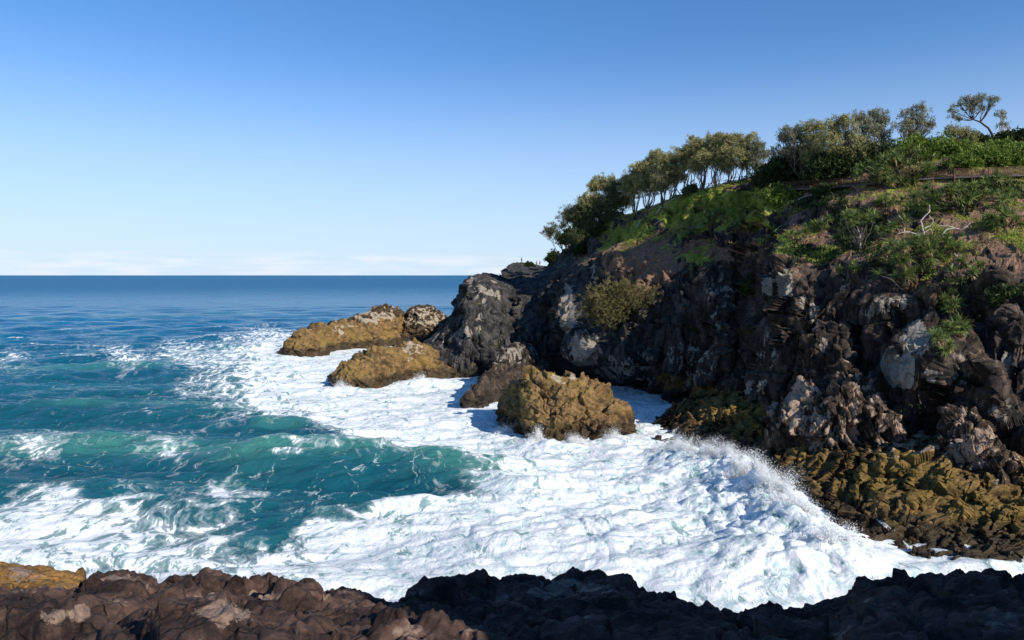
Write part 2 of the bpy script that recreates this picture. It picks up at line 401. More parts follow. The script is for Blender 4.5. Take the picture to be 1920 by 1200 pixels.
# --- the headland
def HC(f, l, m, b, s1, s2, c, back=30):
    return [('z', -4, (f[1] or P0(960, f[0])[1]) + 1), f, l, m, b, s1, s2, c, ('z', None, back), ('z', None, back)]
HL = {
 790: [(706, None), (692, 160), (676, 164), (662, 168), (655, 170), (650, 172), (646, 174)],
 840: [(708, None), (680, 159), (645, 164), (615, 168), (607, 170), (603, 172), (600, 174)],
 868: [(707, None), (668, 160), (618, 165), (568, 170), (556, 173), (549, 175), (545, 177)],
 881: [(706, None), (660, 160), (600, 165), (542, 171), (530, 174), (523, 178), (518, 181)],
 910: [(705, None), (655, 161), (590, 167), (532, 173), (521, 177), (517, 182), (513, 187)],
 943: [(704, None), (655, 162), (590, 168), (535, 176), (527, 183), (523, 190), (519, 198)],
 954: [(703, None), (652, 162), (590, 169), (535, 178), (523, 194), (512, 212), (498, 232)],
 964: [(703, None), (650, 163), (590, 170), (535, 180), (520, 200), (506, 220), (492, 240)],
 1000: [(702, None), (640, 160), (580, 168), (530, 180), (515, 200), (506, 222), (495, 242)],
 1020: [(702, None), (640, 158), (578, 166), (525, 179), (510, 198), (506, 220), (500, 238)],
 1038: [(703, None), (640, 156), (575, 164), (520, 178), (505, 195), (499, 212), (490, 226)],
 1065: [(706, None), (640, 151), (575, 158), (510, 170), (495, 184), (485, 198), (472, 210)],
 1100: [(712, None), (645, 145), (575, 151), (495, 162), (478, 172), (463, 182), (447, 192)],
 1130: [(720, None), (650, 139), (575, 146), (480, 158), (452, 166), (434, 172), (418, 178)],
 1170: [(730, None), (655, 132), (580, 139), (490, 148), (450, 156), (424, 162), (405, 168)],
 1230: [(745, None), (670, 125), (590, 131), (500, 141), (450, 148), (412, 153), (388, 158)],
 1300: [(757, None), (690, 120), (600, 125), (490, 134), (440, 140), (398, 145), (360, 150)],
 1350: [(750, 114), (695, 116), (600, 120), (485, 129), (435, 134), (392, 139), (347, 144)],
 1400: [(745, 106), (690, 110), (600, 115), (490, 122), (445, 127), (400, 132), (336, 141)],
 1460: [(760, 98), (690, 101), (600, 104), (485, 110), (435, 118), (388, 124), (325, 136)],
 1530: [(775, 92), (700, 95), (600, 98), (485, 105), (425, 113), (372, 118), (305, 135)],
 1600: [(785, 86), (710, 89), (600, 93), (495, 99), (425, 107), (368, 112), (290, 134)],
 1700: [(795, 81), (710, 84), (600, 88), (505, 93), (430, 101), (362, 108), (280, 134)],
 1800: [(810, 76), (720, 79), (610, 83), (515, 88), (432, 97), (352, 106), (268, 136)],
 1920: [(825, 72), (740, 75), (620, 79), (520, 84), (432, 93), (347, 104), (262, 138)],
 2080: [(845, 68), (755, 71), (640, 75), (530, 80), (435, 90), (342, 102), (255, 138)],
 2400: [(880, 62), (790, 65), (660, 69), (550, 73), (440, 84), (335, 100), (240, 138)],
}
cols = {}
for k, v in HL.items():
    foot = cpt(k, v[0]); cr_ = cpt(k, v[-1])
    cols[k] = [('z', -4.0, foot[1] - 0.5)] + v + [('z', cr_[2] - 3.5, cr_[1] + 14), ('z', cr_[2] * 0.45, cr_[1] + 40), ('z', -4.0, cr_[1] + 62)]
pxs = np.concatenate([np.linspace(790, 1960, 1080, endpoint=False), np.linspace(1960, 2400, 110)])
G = loft(cols, pxs, [10, 70, 100, 110, 80, 80, 90, 30, 14, 10])
# spurs, gullies and recesses of the face: (px, py, rx, ry, metres towards the camera)
xx, yy = PX(G)
front = (np.arange(G.shape[0]) < 540)[:, None]
BUMPS = [(1480, 560, 45, 120, 5.0), (1392, 560, 28, 170, -5.0), (1235, 690, 45, 70, -7.0), (1290, 640, 30, 110, -2), (1068, 590, 26, 75, 4.0), (1015, 620, 26, 60, -5.5),
         (1110, 650, 40, 50, 3.0), (1160, 600, 25, 60, -2.5), (905, 610, 30, 70, 2.5), (950, 600, 18, 60, -2.5), (1700, 670, 55, 60, 3.0), (1610, 650, 30, 80, -2.5),
         (1785, 720, 40, 90, 3.2), (1850, 600, 50, 70, -3.0), (1560, 700, 30, 50, 1.5), (1340, 660, 22, 90, 2.0), (1440, 690, 60, 50, 2.5), (1250, 500, 30, 40, 1.5), (1660, 570, 40, 30, 2.0), (1900, 700, 50, 60, -1.5)]
push = np.zeros(xx.shape)
for cx, cy, rx, ry, a in BUMPS: push += a * np.exp(-((xx - cx) / rx) ** 2 - ((yy - cy) / ry) ** 2)
G[..., 1] -= push * front; G[..., 0] -= push * front * 0.35
N0 = normals(G); up0 = np.abs(N0[..., 2])
steep = 1 - sst(0.45, 0.8, up0)
amp = 0.22 + 0.9 * steep
amp = amp * (.72 + .28 * sst(880, 1060, xx))
fl = fbm(G / np.array([6.5, 6.5, 26]), 3, 301, .5, ridged=True); G[..., 1] -= (fl - .3) * 1.5 * steep * front * (.7 + .3 * sst(880, 1000, xx))
G, _ = rough(G, [(1.5, (8, 8, 15), .6, .14), (0.85, (2.6, 2.3, 7.5), .6, .12, (9, -10, 25)), (0.40, (1.3, 1.1, 2.4), .4, .14, (8, -18, 30)), (0.14, (.6, .5, .9), .2, .2, (15, -12, 20))], (0.30, 3.0), (1.8, .16), seed=1, mask=amp, out=np.array([-.3, -1, .3]))
bvh('headland', G)
xx, yy = PX(G); z = G[..., 2]
pale = ell(G, [(1065, 585, 20, 50, 1), (1095, 655, 32, 34, .9), (1476, 527, 20, 34, 1), (1440, 535, 12, 20, .8), (1690, 690, 26, 42, 1), (1722, 640, 26, 28, .9), (1745, 700, 14, 24, .8),
     (1660, 578, 38, 20, .62), (1524, 600, 10, 24, .7), (1508, 580, 5, 26, .7), (1545, 640, 10, 20, .6), (870, 625, 22, 28, .62), (905, 600, 10, 30, .5), (910, 545, 26, 16, .7), (1155, 700, 40, 26, .55), (1410, 722, 24, 12, .7),
     (1110, 512, 14, 8, .7), (1300, 680, 60, 60, .42), (1200, 690, 30, 40, .45), (1130, 430, 12, 10, .6), (1170, 480, 60, 25, .32), (1800, 700, 30, 40, .5), (1890, 670, 14, 24, .6), (1870, 780, 40, 30, .45), (1350, 560, 40, 60, .36),
     (1440, 650, 30, 40, .42), (890, 530, 20, 10, .6), (820, 640, 25, 30, .4), (1590, 540, 14, 10, .5), (1580, 620, 14, 12, .5), (990, 660, 20, 30, .35)])
gold = 0.62 * np.exp(-((z - 3.2) / 2.2) ** 2) * (xx > 1230) + 0.30 * np.exp(-((z - 3.0) / 1.6) ** 2)
gold = np.maximum(gold, ell(G, [(1210, 500, 80, 60, .42), (1330, 470, 70, 22, .4), (1640, 440, 60, 20, .45), (1760, 420, 60, 25, .4), (1720, 545, 50, 16, .5), (1850, 400, 60, 20, .35)]))
N1 = normals(G); 
ups = blur(np.abs(N1[..., 2]), 6)
grass = sst(0.50, 0.85, ups) * sst(19, 26, z) * 0.75
grass = grass * np.where(xx > 1480, 0.50, 1.0)
soil = np.maximum(sst(.45, .75, ups) * sst(19, 25, z) * .9, ell(G, [(1205, 500, 75, 60, .85), (1330, 470, 60, 20, .8), (1560, 560, 80, 60, .35), (1760, 600, 60, 60, .3), (1850, 700, 60, 60, .35), (1680, 620, 290, 170, .36)]))
soil *= sst(1050, 1100, xx); grass *= sst(1075, 1120, xx)
grass = np.maximum(grass, ell(G, [(1180, 430, 60, 20, .8), (1290, 400, 90, 30, .8), (1420, 375, 60, 30, .9), (1310, 490, 30, 12, .8), (1520, 470, 50, 10, .7), (1850, 285, 100, 25, .95), (1260, 440, 50, 12, .4), (1330, 385, 110, 36, .95), (1400, 400, 50, 20, .8)]))
grass = grass * (1 - 0.8 * ell(G, [(1330, 405, 30, 8, .8), (1230, 425, 26, 8, .7), (1400, 388, 22, 7, .7), (1180, 500, 90, 45, 1), (1640, 440, 70, 16, .8)]))
me = npmesh('headland', G.reshape(-1, 3), gridfaces(*G.shape[:2]), True, {'pale': pale, 'gold': gold, 'grass': grass, 'soil': soil, 'grey': sst(1380, 1130, xx) * (1 - .8 * ell(G, [(1205, 500, 75, 60, 1)]))})
tag(link('headland', me, M['cliff']), 'steep dark rocky headland with pale patches and a grassy top', 'headland', kind='structure')
HG, HGRASS = G, grass

# --- outcrops standing in the surf
def outcrop(name, crest, base, depth, thick, mat, seed, layers, label, pale_l=(), gold_v=.9, goldmax=9, nc=260, base_y=None, fine=(.13, 1.3), cat='rock outcrop', topp=.40, group=None):
    cx = np.array([c[0] for c in crest], float); cy = np.array([c[1] for c in crest], float)
    bx = np.array([b[0] for b in base], float); by = np.array([b[1] for b in base], float)
    cols = {}
    for px in sorted(set(cx.tolist())):
        c = float(np.interp(px, cx, cy)); b = float(np.interp(px, bx, by))
        Yb = float(np.interp(px, bx, base_y)) if base_y else float(P0(px, b)[1])
        t_ = min(1.0, max(0.12, (b - c) / max(1, (by.max() - cy.min())) * 1.6))
        dp, th = depth * t_, thick * t_
        A = P(px, b, Yb); C = P(px, c, Yb + dp)
        cols[px] = [('z', A[2] - 3.0, Yb - .6), (b, Yb), (b + (c - b) * .42, Yb + dp * .12), (b + (c - b) * .78, Yb + dp * .42), (c + (b - c) * .04, Yb + dp * .85), (c, Yb + dp + .01),
                    ('z', C[2] - .07 * max(C[2] - A[2], (th - dp) * .9), Yb + dp + (th - dp) * .35), ('z', C[2] - .5 * max(C[2] - A[2], (th - dp) * .9), Yb + dp + (th - dp) * .75), ('z', A[2] - 3.0, Yb + th)]
    G = loft(cols, nc, [8, 40, 44, 40, 16, 14, 22, 16])
    G, _ = rough(G, layers, fine, (.8, .3), seed=seed, out=np.array([0, -1, .4]))
    bvh(name + str(seed), G)
    xx, yy = PX(G); z = G[..., 2]
    gold = gold_v * (1 - sst(goldmax - 2.5, goldmax + 2.5, z + 1.5 * fbm(G * .2, 3, seed)))
    pale = np.maximum(ell(G, list(pale_l)), topp * sst(goldmax - 2.5, goldmax + 2.5, z))
    me = npmesh(name, G.reshape(-1, 3), gridfaces(*G.shape[:2]), True, {'pale': pale, 'gold': gold, 'grass': np.zeros(pale.shape)})
    o = link(name, me, mat); tag(o, label, cat, group); return name + str(seed)
LY = [(.75, (6.5, 5, 4.5), .6, .12), (.36, (3.4, 2.4, 1.7), .6, .12, (18, -20, 15)), (.10, (1.1, .9, .6), .3, .18, (14, -24, 20))]
SR = 'rock outcrops in the surf below the headland'
r1 = outcrop('rock_outcrop', [(510, 667), (528, 655), (545, 636), (570, 620), (600, 609), (640, 601), (680, 588), (698, 580), (708, 574), (745, 578), (757, 590), (775, 605)],
   [(510, 668), (560, 671), (600, 667), (640, 657), (700, 652), (775, 642)], 9, 24, M['gold'], 21, LY, 'low golden rock point reaching farthest out into the blue sea', [(700, 590, 50, 12, .7), (640, 610, 30, 8, .5)], .9, 9, group=SR)
r1b = outcrop('rock_outcrop', [(750, 640), (757, 600), (770, 580), (788, 573), (808, 576), (825, 587), (838, 600), (850, 640)],
   [(750, 645), (800, 643), (850, 640)], 8, 20, M['gold'], 22, LY, 'grey rounded shaded rock knob between the golden point and the dark cliff', [(795, 600, 40, 26, .55)], .3, 5, nc=150, group=SR)
r2 = outcrop('rock_outcrop', [(620, 712), (636, 692), (655, 675), (682, 660), (710, 652), (740, 648), (768, 641), (795, 646), (812, 655), (840, 665), (870, 680)],
   [(620, 729), (660, 733), (700, 730), (740, 723), (790, 713), (830, 709), (870, 706)], 9, 22, M['gold'], 23, LY, 'golden ridge of rock with small crags on its crest, middle of the bay', [(775, 655, 24, 10, .6)], 1.0, 12, group=SR)
r2c = outcrop('rock_outcrop', [(866, 757), (880, 728), (900, 703), (925, 682), (950, 658), (975, 643), (992, 648), (1004, 668), (1020, 690)],
   [(866, 766), (895, 763), (930, 748), (960, 735), (1020, 722)], 6, 16, M['cliff'], 24, LY, 'dark leaning spur of rock in shadow behind the large golden boulder', [(965, 660, 22, 16, .6)], .3, 4, nc=180, group=SR)
r3 = outcrop('rock_outcrop', [(930, 785), (940, 752), (955, 735), (975, 714), (998, 696), (1020, 699), (1045, 703), (1068, 703), (1080, 712), (1100, 712), (1118, 722), (1135, 738), (1152, 745), (1168, 762), (1184, 780), (1194, 802)],
   [(930, 796), (960, 813), (1000, 828), (1050, 834), (1100, 830), (1150, 826), (1194, 812)], 8, 20, M['gold'], 25, [(.60, (4.2, 3.6, 3.6), .8, .12), (.40, (2.4, 1.9, 1.5), .7, .12, (20, -28, 15)), (.09, (.8, .7, .45), .3, .18, (16, -30, 20))],
   'largest golden brown boulder, broken and knobbly, with surf splashing its foot', [(1060, 712, 30, 8, .6)], 1.0, 14, nc=340, group=SR)

# --- the tilted shelf at the foot of the right-hand cliff
SH = {
 1226: [(818, None), (812, 104), (806, 106), (800, 108), (795, 110), (792, 114)],
 1245: [(833, None), (820, 100), (805, 103), (793, 106), (782, 110), (775, 116)],
 1290: [(850, None), (835, 94), (812, 98), (790, 102), (768, 107), (748, 114)],
 1330: [(864, None), (845, 91), (820, 95), (795, 99), (765, 104), (738, 112)],
 1400: [(890, None), (872, 84), (842, 88), (810, 93), (770, 98), (733, 106)],
 1470: [(945, None), (908, 75), (875, 79), (842, 84), (800, 90), (757, 98)],
 1530: [(997, None), (960, 67), (920, 70), (882, 75), (832, 82), (770, 92)],
 1600: [(1040, None), (1000, 61), (950, 65), (900, 70), (842, 77), (780, 88)],
 1700: [(1058, None), (1020, 58.5), (960, 62), (905, 66.5), (845, 73), (792, 83)],
 1800: [(1062, None), (1030, 57), (972, 60.5), (915, 64.5), (862, 69.5), (812, 78)],
 1900: [(1076, None), (1040, 56), (984, 59), (930, 62.5), (880, 67), (828, 75)],
 2050: [(1090, None), (1050, 55), (994, 58), (940, 61), (890, 65), (838, 73)],
 2400: [(1110, None), (1070, 52), (1010, 55), (960, 58), (910, 61), (860, 69)],
}
cols = {k: [('z', -3.0, cpt(k, v[0])[1] - 2)] + v + [('z', cpt(k, v[-1])[2] - 4, cpt(k, v[-1])[1] + 4)] for k, v in SH.items()}
pxs = np.concatenate([np.linspace(1226, 1960, 880, endpoint=False), np.linspace(1960, 2400, 100)])
G = loft(cols, pxs, [12, 80, 90, 80, 70, 60, 8])
# tilted strata: saw-tooth steps across the dip
w = fbm(G * .12, 3, 9) * 1.6
sdir = G @ np.array([.28, -.42, 1.0])
st_ = (sdir + w) / 1.25; fr = st_ - np.floor(st_)
G[..., 2] += (0.45 * (fr ** 2.2) - .2) * sst(.0, 1.2, G[..., 2] + .3)
G, _ = rough(G, [(.35, (7, 4, 3), .8, .12), (.36, (4.5, 2.2, .9), .5, .12, (22, 14, -18)), (.13, (2.2, 1.0, .4), .35, .16, (20, 12, -22))], (.16, 1.2), (.9, .25), seed=31, out=np.array([-.3, -1, 1]))
bvh('shelf', G)
z = G[..., 2]; xx, yy = PX(G)
gold = .85 * (1 - sst(5.0, 8.0, z)) - .25 * sst(1.8, .4, z)
gold *= .85 + .15 * sst(1330, 1460, xx)
pale = ell(G, [(1700, 830, 120, 26, .55), (1820, 840, 60, 36, .62), (1560, 800, 100, 30, .5), (1880, 860, 60, 24, .5), (1450, 790, 60, 14, .42), (1900, 900, 50, 14, .4)])
me = npmesh('rock_shelf', G.reshape(-1, 3), gridfaces(*G.shape[:2]), True, {'pale': pale, 'gold': gold, 'grass': np.zeros(z.shape)})
tag(link('rock_shelf', me, M['shelf']), 'wide tilted ledge of layered brown rock running down into the surf', 'rock shelf')
LY2 = [(.45, (2.6, 2.6, 5.0), .6, .10), (.50, (1.5, 1.3, 3.0), .5, .12, (10, 24, 20)), (.20, (.6, .55, 1.3), .3, .16, (14, 20, 25))]
outcrop('rock_outcrop', [(1434, 785), (1452, 768), (1474, 757), (1490, 735), (1500, 714), (1530, 716), (1545, 728), (1568, 697), (1588, 687), (1612, 698), (1635, 708), (1658, 733), (1672, 770), (1700, 812)],
   [(1434, 806), (1500, 838), (1560, 852), (1640, 846), (1700, 834)], 7, 14, M['crag'], 41, LY2, 'jagged pinkish cream crag standing on the ledge under the cliff', [(1500, 760, 40, 50, .85), (1560, 805, 70, 40, .55), (1620, 815, 60, 20, .45), (1600, 720, 40, 22, .2)], .1, 3, nc=300,
   base_y=[86, 82, 79, 77, 75], group='crags on the ledge')
outcrop('rock_outcrop', [(1765, 800), (1778, 778), (1800, 772), (1832, 786), (1852, 800), (1878, 832), (1908, 872)],
   [(1765, 862), (1800, 880), (1850, 897), (1908, 905)], 5, 11, M['crag'], 42, LY2, 'blocky split grey crag at the right end of the ledge', [(1830, 840, 50, 50, .55)], .3, 3, nc=220,
   base_y=[70, 68, 66, 64], group='crags on the ledge')

# --- the rock the photographer stands on
SIL = [(-2200, 1050), (-1300, 1035), (-700, 1040), (-300, 1060), (0, 1098), (60, 1100), (140, 1102), (162, 1088), (190, 1070), (216, 1062), (252, 1068), (275, 1080), (303, 1086), (330, 1081), (360, 1084), (395, 1075), (425, 1084), (455, 1093), (480, 1088), (502, 1082), (545, 1094), (596, 1092), (602, 1108), (650, 1110), (690, 1113), (742, 1126), (780, 1117),
       (815, 1110), (870, 1102), (905, 1092), (945, 1083), (985, 1077), (1015, 1082), (1045, 1084), (1075, 1078), (1100, 1072), (1135, 1078), (1165, 1082), (1200, 1094), (1255, 1105), (1275, 1110), (1310, 1125), (1350, 1134), (1390, 1143), (1420, 1139), (1455, 1135), (1495, 1134), (1545, 1118), (1582, 1112),
       (1590, 1094), (1612, 1082), (1640, 1078), (1690, 1072), (1740, 1078), (1800, 1080), (1850, 1078), (1900, 1088), (1960, 1084), (2300, 1050), (2700, 1030), (3600, 1020), (4800, 1030)]
cols = {}
for px, py in SIL:
    Ye = 6.2 - 1.2 * math.exp(-((px - 250) / 260) ** 2) + .5 * math.sin(px * .008) - .9 * sst(1500, 1700, px)
    e = P(px, py, Ye)
    cols[px] = [('z', 19.4, .6), ('z', 20.0, 1.8), (1205 + .3 * (py - 1100) + 15, Ye * .62), (py + (1212 - py) * .45, Ye * .80), (py + 9, Ye * .955), (py, Ye), ('z', e[2] - .9, Ye + .45), ('z', e[2] - 4, Ye + 1.2), ('z', 9.0, Ye + 5), ('z', -4.0, Ye + 12)]
pxs = np.concatenate([np.linspace(-2200, -60, 240, endpoint=False), np.linspace(-60, 1980, 1100, endpoint=False), np.linspace(1980, 4800, 260)])
G = loft(cols, pxs, [6, 14, 110, 110, 40, 26, 20, 12, 12])
G, _ = rough(G, [(.055, (1.5, 1.0, .8), .10, .10), (.045, (.9, .6, .20), .06, .10, (16, 12, 20)), (.026, (.34, .24, .08), .05, .14, (20, 10, 30)), (.016, (.12, .1, .04), .02, .2, (12, 18, 10))], (.035, .4), (.3, .9), seed=51, soft=1, mask=np.minimum(1, .25 + sst(1.2, 3.0, G[..., 1])), out=np.array([0, -.5, 1]))
bvh('near', G)
pale = ell(G, [(210, 1080, 28, 12, .8), (500, 1108, 40, 10, .5), (120, 1150, 60, 20, .35), (420, 1150, 60, 20, .38), (1085, 1105, 60, 14, .42), (1020, 1110, 20, 12, .5)]) + .25  # several patches put sunlit faces of the ledge into the stone colour
me = npmesh('near_ledge', G.reshape(-1, 3), gridfaces(*G.shape[:2]), True, {'pale': pale, 'gold': np.zeros(pale.shape) + .1, 'grass': np.zeros(pale.shape)})
tag(link('near_ledge', me, M['near']), 'dark brown weathered rock edge in front of the camera', 'rock ledge', kind='structure')
outcrop('boulder', [(-260, 1075), (-120, 1074), (0, 1074), (40, 1076), (75, 1078), (110, 1082), (132, 1090), (142, 1102)],
   [(-260, 1170), (0, 1170), (80, 1165), (146, 1150)], .5, 1.6, M['near'], 61, [(.04, (.7, .6, .5), .06, .2), (.03, (.3, .25, .15), .03, .2, (12, 10, 20)), (.01, (.1, .1, .06), .01, .2, (12, 10, 20))], 'golden lichen coated boulder at the left end of the near ledge', [(40, 1068, 60, 10, .5)], 1.2, 60, nc=260,
   base_y=[6.3, 6.3, 6.3, 6.2], fine=(.015, .3), cat='boulder')

# unseen crag added off to the right, shaped to shade the near ledge
gx, gy = np.meshgrid(np.linspace(4, 44, 240), np.linspace(-26, -1.5, 150))
e = sst(0, 1.3, gx + 2.6 - (6 - gy) * 1.03 + .4 * np.sin(gy * 2.1)) * sst(6.0, 8.0, gx) * sst(-2.2, -4.0, gy + .3 * np.sin(gx * 1.3)) * sst(44, 36, gx)
zz = 19.2 + e * (8.6 + .14 * gx + 1.0 * fbm(np.stack([gx, gy, gx * 0], -1) * .35, 4, 17))
G = np.stack([gx, gy, zz], -1); G, _ = rough(G, [(.35, (1.8, 1.4, 2), .3, .12), (.15, (.7, .6, .7), .2, .14)], (.1, 1.0), (.3, .5), seed=53, out=np.array([0, 0, 1]))
me = npmesh('shade_crag', G.reshape(-1, 3), gridfaces(*G.shape[:2]), True, {'pale': gx * 0 + .2, 'gold': gx * 0, 'grass': gx * 0})
tag(link('shade_crag', me, M['near']), 'unseen crag added beside the viewpoint to shade the ledge', 'crag', kind='structure')

# unseen hill behind and right of the camera, raised to shade the ledge
gx, gy = np.meshgrid(np.linspace(-60, 130, 150), np.linspace(-130, 1.0, 110))
d = np.hypot((gx - 30) / 42, (gy + 42) / 40)
zz = 19.6 + 21 * np.exp(-d ** 2 * 1.4) * sst(1.0, -6, gy - 0.35 * gx + 0.0) - 22 * sst(-25, -60, gx)
G = np.stack([gx, gy, zz + .8 * fbm(np.stack([gx, gy, gx * 0], -1) * .2, 4, 3)], -1)
G[..., 2] = np.where(gy > -1.5, np.minimum(G[..., 2], 19.9), G[..., 2])
me = npmesh('near_hill', G.reshape(-1, 3), gridfaces(*G.shape[:2]), True, {'pale': gx * 0, 'gold': gx * 0, 'grass': .4 + gx * 0})
tag(link('near_hill', me, M['near']), 'unseen hill raised behind the viewpoint for shade', 'hill', kind='structure')
# ------------------------------------------------------------------ the sea
FO = [  # foam cover seen at photo pixel
 (-200,520,0),(0,520,0),(200,520,0),(400,520,0),(600,520,0),(800,520,0),(1000,520,0),(100,535,.0),(500,535,.0),(700,540,.0),(420,590,.05),(480,580,.04),(380,610,.08),
 (-300,640,.05),(0,560,.03),(300,560,.03),(600,560,.03),(800,560,.03),(1000,560,.03),(0,600,.05),(300,610,.06),(550,600,.10),(700,560,.03),(430,640,.38),(520,635,.55),(470,655,.5),
 (0,640,.08),(250,630,.08),(-200,680,.2),(20,676,.42),(60,690,.2),(150,690,.10),(230,668,.5),(340,662,.5),(430,672,.5),(505,662,.75),(550,680,.8),(640,664,.8),(600,690,.75),(660,680,.85),
 (0,740,.10),(150,730,.08),(300,710,.14),(380,735,.42),(430,700,.45),(500,710,.6),(560,735,.75),(500,745,.7),(620,750,.85),(700,750,.78),(800,740,.85),(880,725,.9),(840,770,.8),(940,740,1),
 (0,800,.08),(100,770,.08),(200,770,.10),(300,790,.10),(380,770,.25),(450,765,.4),(530,775,.62),(600,785,.6),(690,790,.8),(780,790,.85),(900,790,.95),(1000,850,1),
 (70,845,.50),(110,840,.42),(20,860,.33),(140,846,.25),(90,868,.2),(180,850,.06),(250,848,.25),(315,846,.52),(350,850,.38),(280,852,.3),(420,835,.10),(470,830,.15),(540,812,.06),(510,815,.08),(575,815,.1),(600,835,.4),(640,850,.3),(700,835,.7),(760,840,.75),(830,840,.8),(900,850,.85),
 (0,900,.10),(80,890,.08),(150,890,.06),(250,885,.06),(350,900,.08),(420,880,.06),(480,890,.08),(550,880,.06),(620,880,.08),(700,880,.10),(780,890,.12),(850,895,.16),(920,895,.42),(980,885,.7),(1050,890,.85),
 (0,930,.16),(60,935,.4),(110,940,.72),(190,925,.12),(240,930,.3),(300,935,.3),(360,930,.3),(400,925,.5),(440,915,.42),(470,930,.45),(505,915,.22),(480,970,.12),(520,985,.12),(560,930,.16),(600,940,.10),(650,935,.08),(720,930,.10),(800,930,.20),(860,925,.4),(900,920,.7),
 (0,970,.7),(60,975,.8),(140,975,.75),(220,965,.6),(300,975,.5),(380,975,.52),(440,960,.4),(560,965,.3),(600,975,.5),(660,965,.4),(700,960,.55),(760,960,.8),(850,950,.9),
 (0,1010,.85),(100,1010,.8),(200,1010,.75),(300,1010,.7),(400,1010,.6),(480,1010,.55),(550,1010,.6),(620,1000,.85),(700,1000,.95),(0,1060,.8),(120,1060,.72),(250,1050,.75),(350,1050,.78),(450,1050,.66),(560,1050,.75),(620,1060,.95),(0,1130,.85),(300,1130,.9),(600,1130,1),
 (960,920,.98),(1000,950,1),(1200,900,1),(1400,950,1),(1100,1000,1),(900,1000,1),(1300,1060,1),(1500,1050,1),(700,1080,1),(900,1100,1),(1200,820,1),(1700,1070,1),(1900,1080,1),(1100,860,1),(800,1050,.98),(1600,1100,1),(2200,1000,1),(2200,700,.9),(1230,770,1)]
FO = np.array(FO, float); FO[(FO[:, 0] < 600) & (FO[:, 1] > 960), 2] *= .80
def foam_at(x, y):
    g_ = P0(x, y) / 7.0; x = x + 26 * fbm(g_, 3, 201); y = y + 9 * fbm(g_, 3, 207); sx_ = x.ravel(); sy_ = y.ravel(); out = np.empty(sx_.shape)
    ysc = 2.0
    for a in range(0, len(sx_), 60000):
        d = (sx_[a:a+60000, None] - FO[:, 0]) ** 2 + (ysc * (sy_[a:a+60000, None] - FO[:, 1])) ** 2
        w = 1.0 / (d + 220.0) ** 1.65
        out[a:a+60000] = (w * FO[:, 2]).sum(1) / w.sum(1)
    return out.reshape(x.shape)
pxs = np.concatenate([np.linspace(-2600, -60, 90, endpoint=False), np.linspace(-60, 1640, 1250, endpoint=False), np.linspace(1640, 2700, 140)])
q = np.concatenate([[.25, .5, .8], np.arange(1.2, 12, .6), np.arange(12, 60, .9), np.arange(60, 640, .72), np.arange(640, 900, 4)])
QX, QY = np.meshgrid(pxs, 516.0 + q)
G = P0(QX, QY); X, Y = G[..., 0], G[..., 1]
SEAXY = (X.copy(), Y.copy())
rowm = np.gradient(Y, axis=0); rowm = np.abs(rowm)
foam = foam_at(QX, QY); foam0 = foam.copy(); foam = np.clip(foam - .14 * (1 - sst(.15, .5, foam)), 0, 1)
H = np.zeros(X.shape); rng = np.random.default_rng(3)
for L, A in [(34, .22), (27, .22), (21, .20), (16, .16), (12.5, .13), (9.5, .10), (7.3, .10), (5.6, .085), (4.3, .068), (3.3, .05), (2.5, .037), (1.9, .026), (1.4, .018)]:
    for _ in range(2):
        th = R(-82 + rng.normal() * 24); k = 2 * math.pi / L
        ph = (X * math.cos(th) + Y * math.sin(th)) * k + rng.random() * 6.28 + 1.2 * perlin(np.stack([X / L / 3, Y / L / 3, X * 0 + L], -1))
        s = np.sin(ph); s = s + .22 * np.cos(2 * ph)
        H += A * s * sst(2.2, 5.0, L / rowm)
crest = sst(.75, 1.25, H) * sst(8.0, 3.0, rowm)
foam = np.maximum(foam, .60 * crest * (.5 + .5 * np.clip(perlin(np.stack([X / 5, Y / 5, X * 0 + 3], -1)) * 2 + .4, 0, 1)))
calm = 1 - .35 * sst(.5, .9, foam)
H *= calm
def swell(pts, h, wf, wb, fade=14):
    """a travelling wave: crest line through photo pixels, steep side towards the camera"""
    W = np.array([P0(a, b) for a, b in pts]); o = np.argsort(W[:, 0]); W = W[o]
    Yc = np.interp(X, W[:, 0], W[:, 1]) + 1.1 * perlin(np.stack([X / 9, Y * 0, Y * 0 + h], -1))
    d = Y - Yc; a = sst(W[0, 0] - fade, W[0, 0] + fade * .3, X) * (1 - sst(W[-1, 0] - fade * .3, W[-1, 0] + fade, X))
    return h * a * np.where(d < 0, np.exp(-(d / wf) ** 2), np.exp(-(d / wb) ** 2)) * (1 + .25 * perlin(np.stack([X / 6, Y * 0, Y * 0 + 7 * h], -1)))
sw = swell([(-200, 850), (0, 858), (120, 842), (300, 848), (430, 858)], 1.05, 4.5, 8) + swell([(500, 858), (620, 850), (720, 852), (840, 872), (950, 900)], 1.4, 6.5, 8, 8)
sw += swell([(480, 800), (590, 797)], .9, 3, 6, 4) + swell([(100, 765), (300, 760), (420, 772)], .9, 5, 9) + swell([(-200, 700), (0, 700), (300, 690)], .9, 8, 14) + swell([(-100, 925), (200, 918), (420, 905), (480, 915)], .5, 2.5, 4)
sw += swell([(620, 965), (800, 950), (950, 930)], .5, 1.5, 5) + swell([(430, 660), (520, 645)], 1.0, 6, 9) + swell([(0, 600), (500, 590)], .8, 18, 25)
H += sw
p3 = np.stack([X, Y, X * 0], -1)
thick = sst(.55, 1.0, foam)
res = sst(5, 1.2, rowm)
lump = fbm(p3 / 7.0, 3, 60, .45); billow = np.abs(fbm(p3 / 3.2 + .5 * lump[..., None], 4, 70, .36))
H += thick * (.28 * lump + .20 * billow - .08) * res
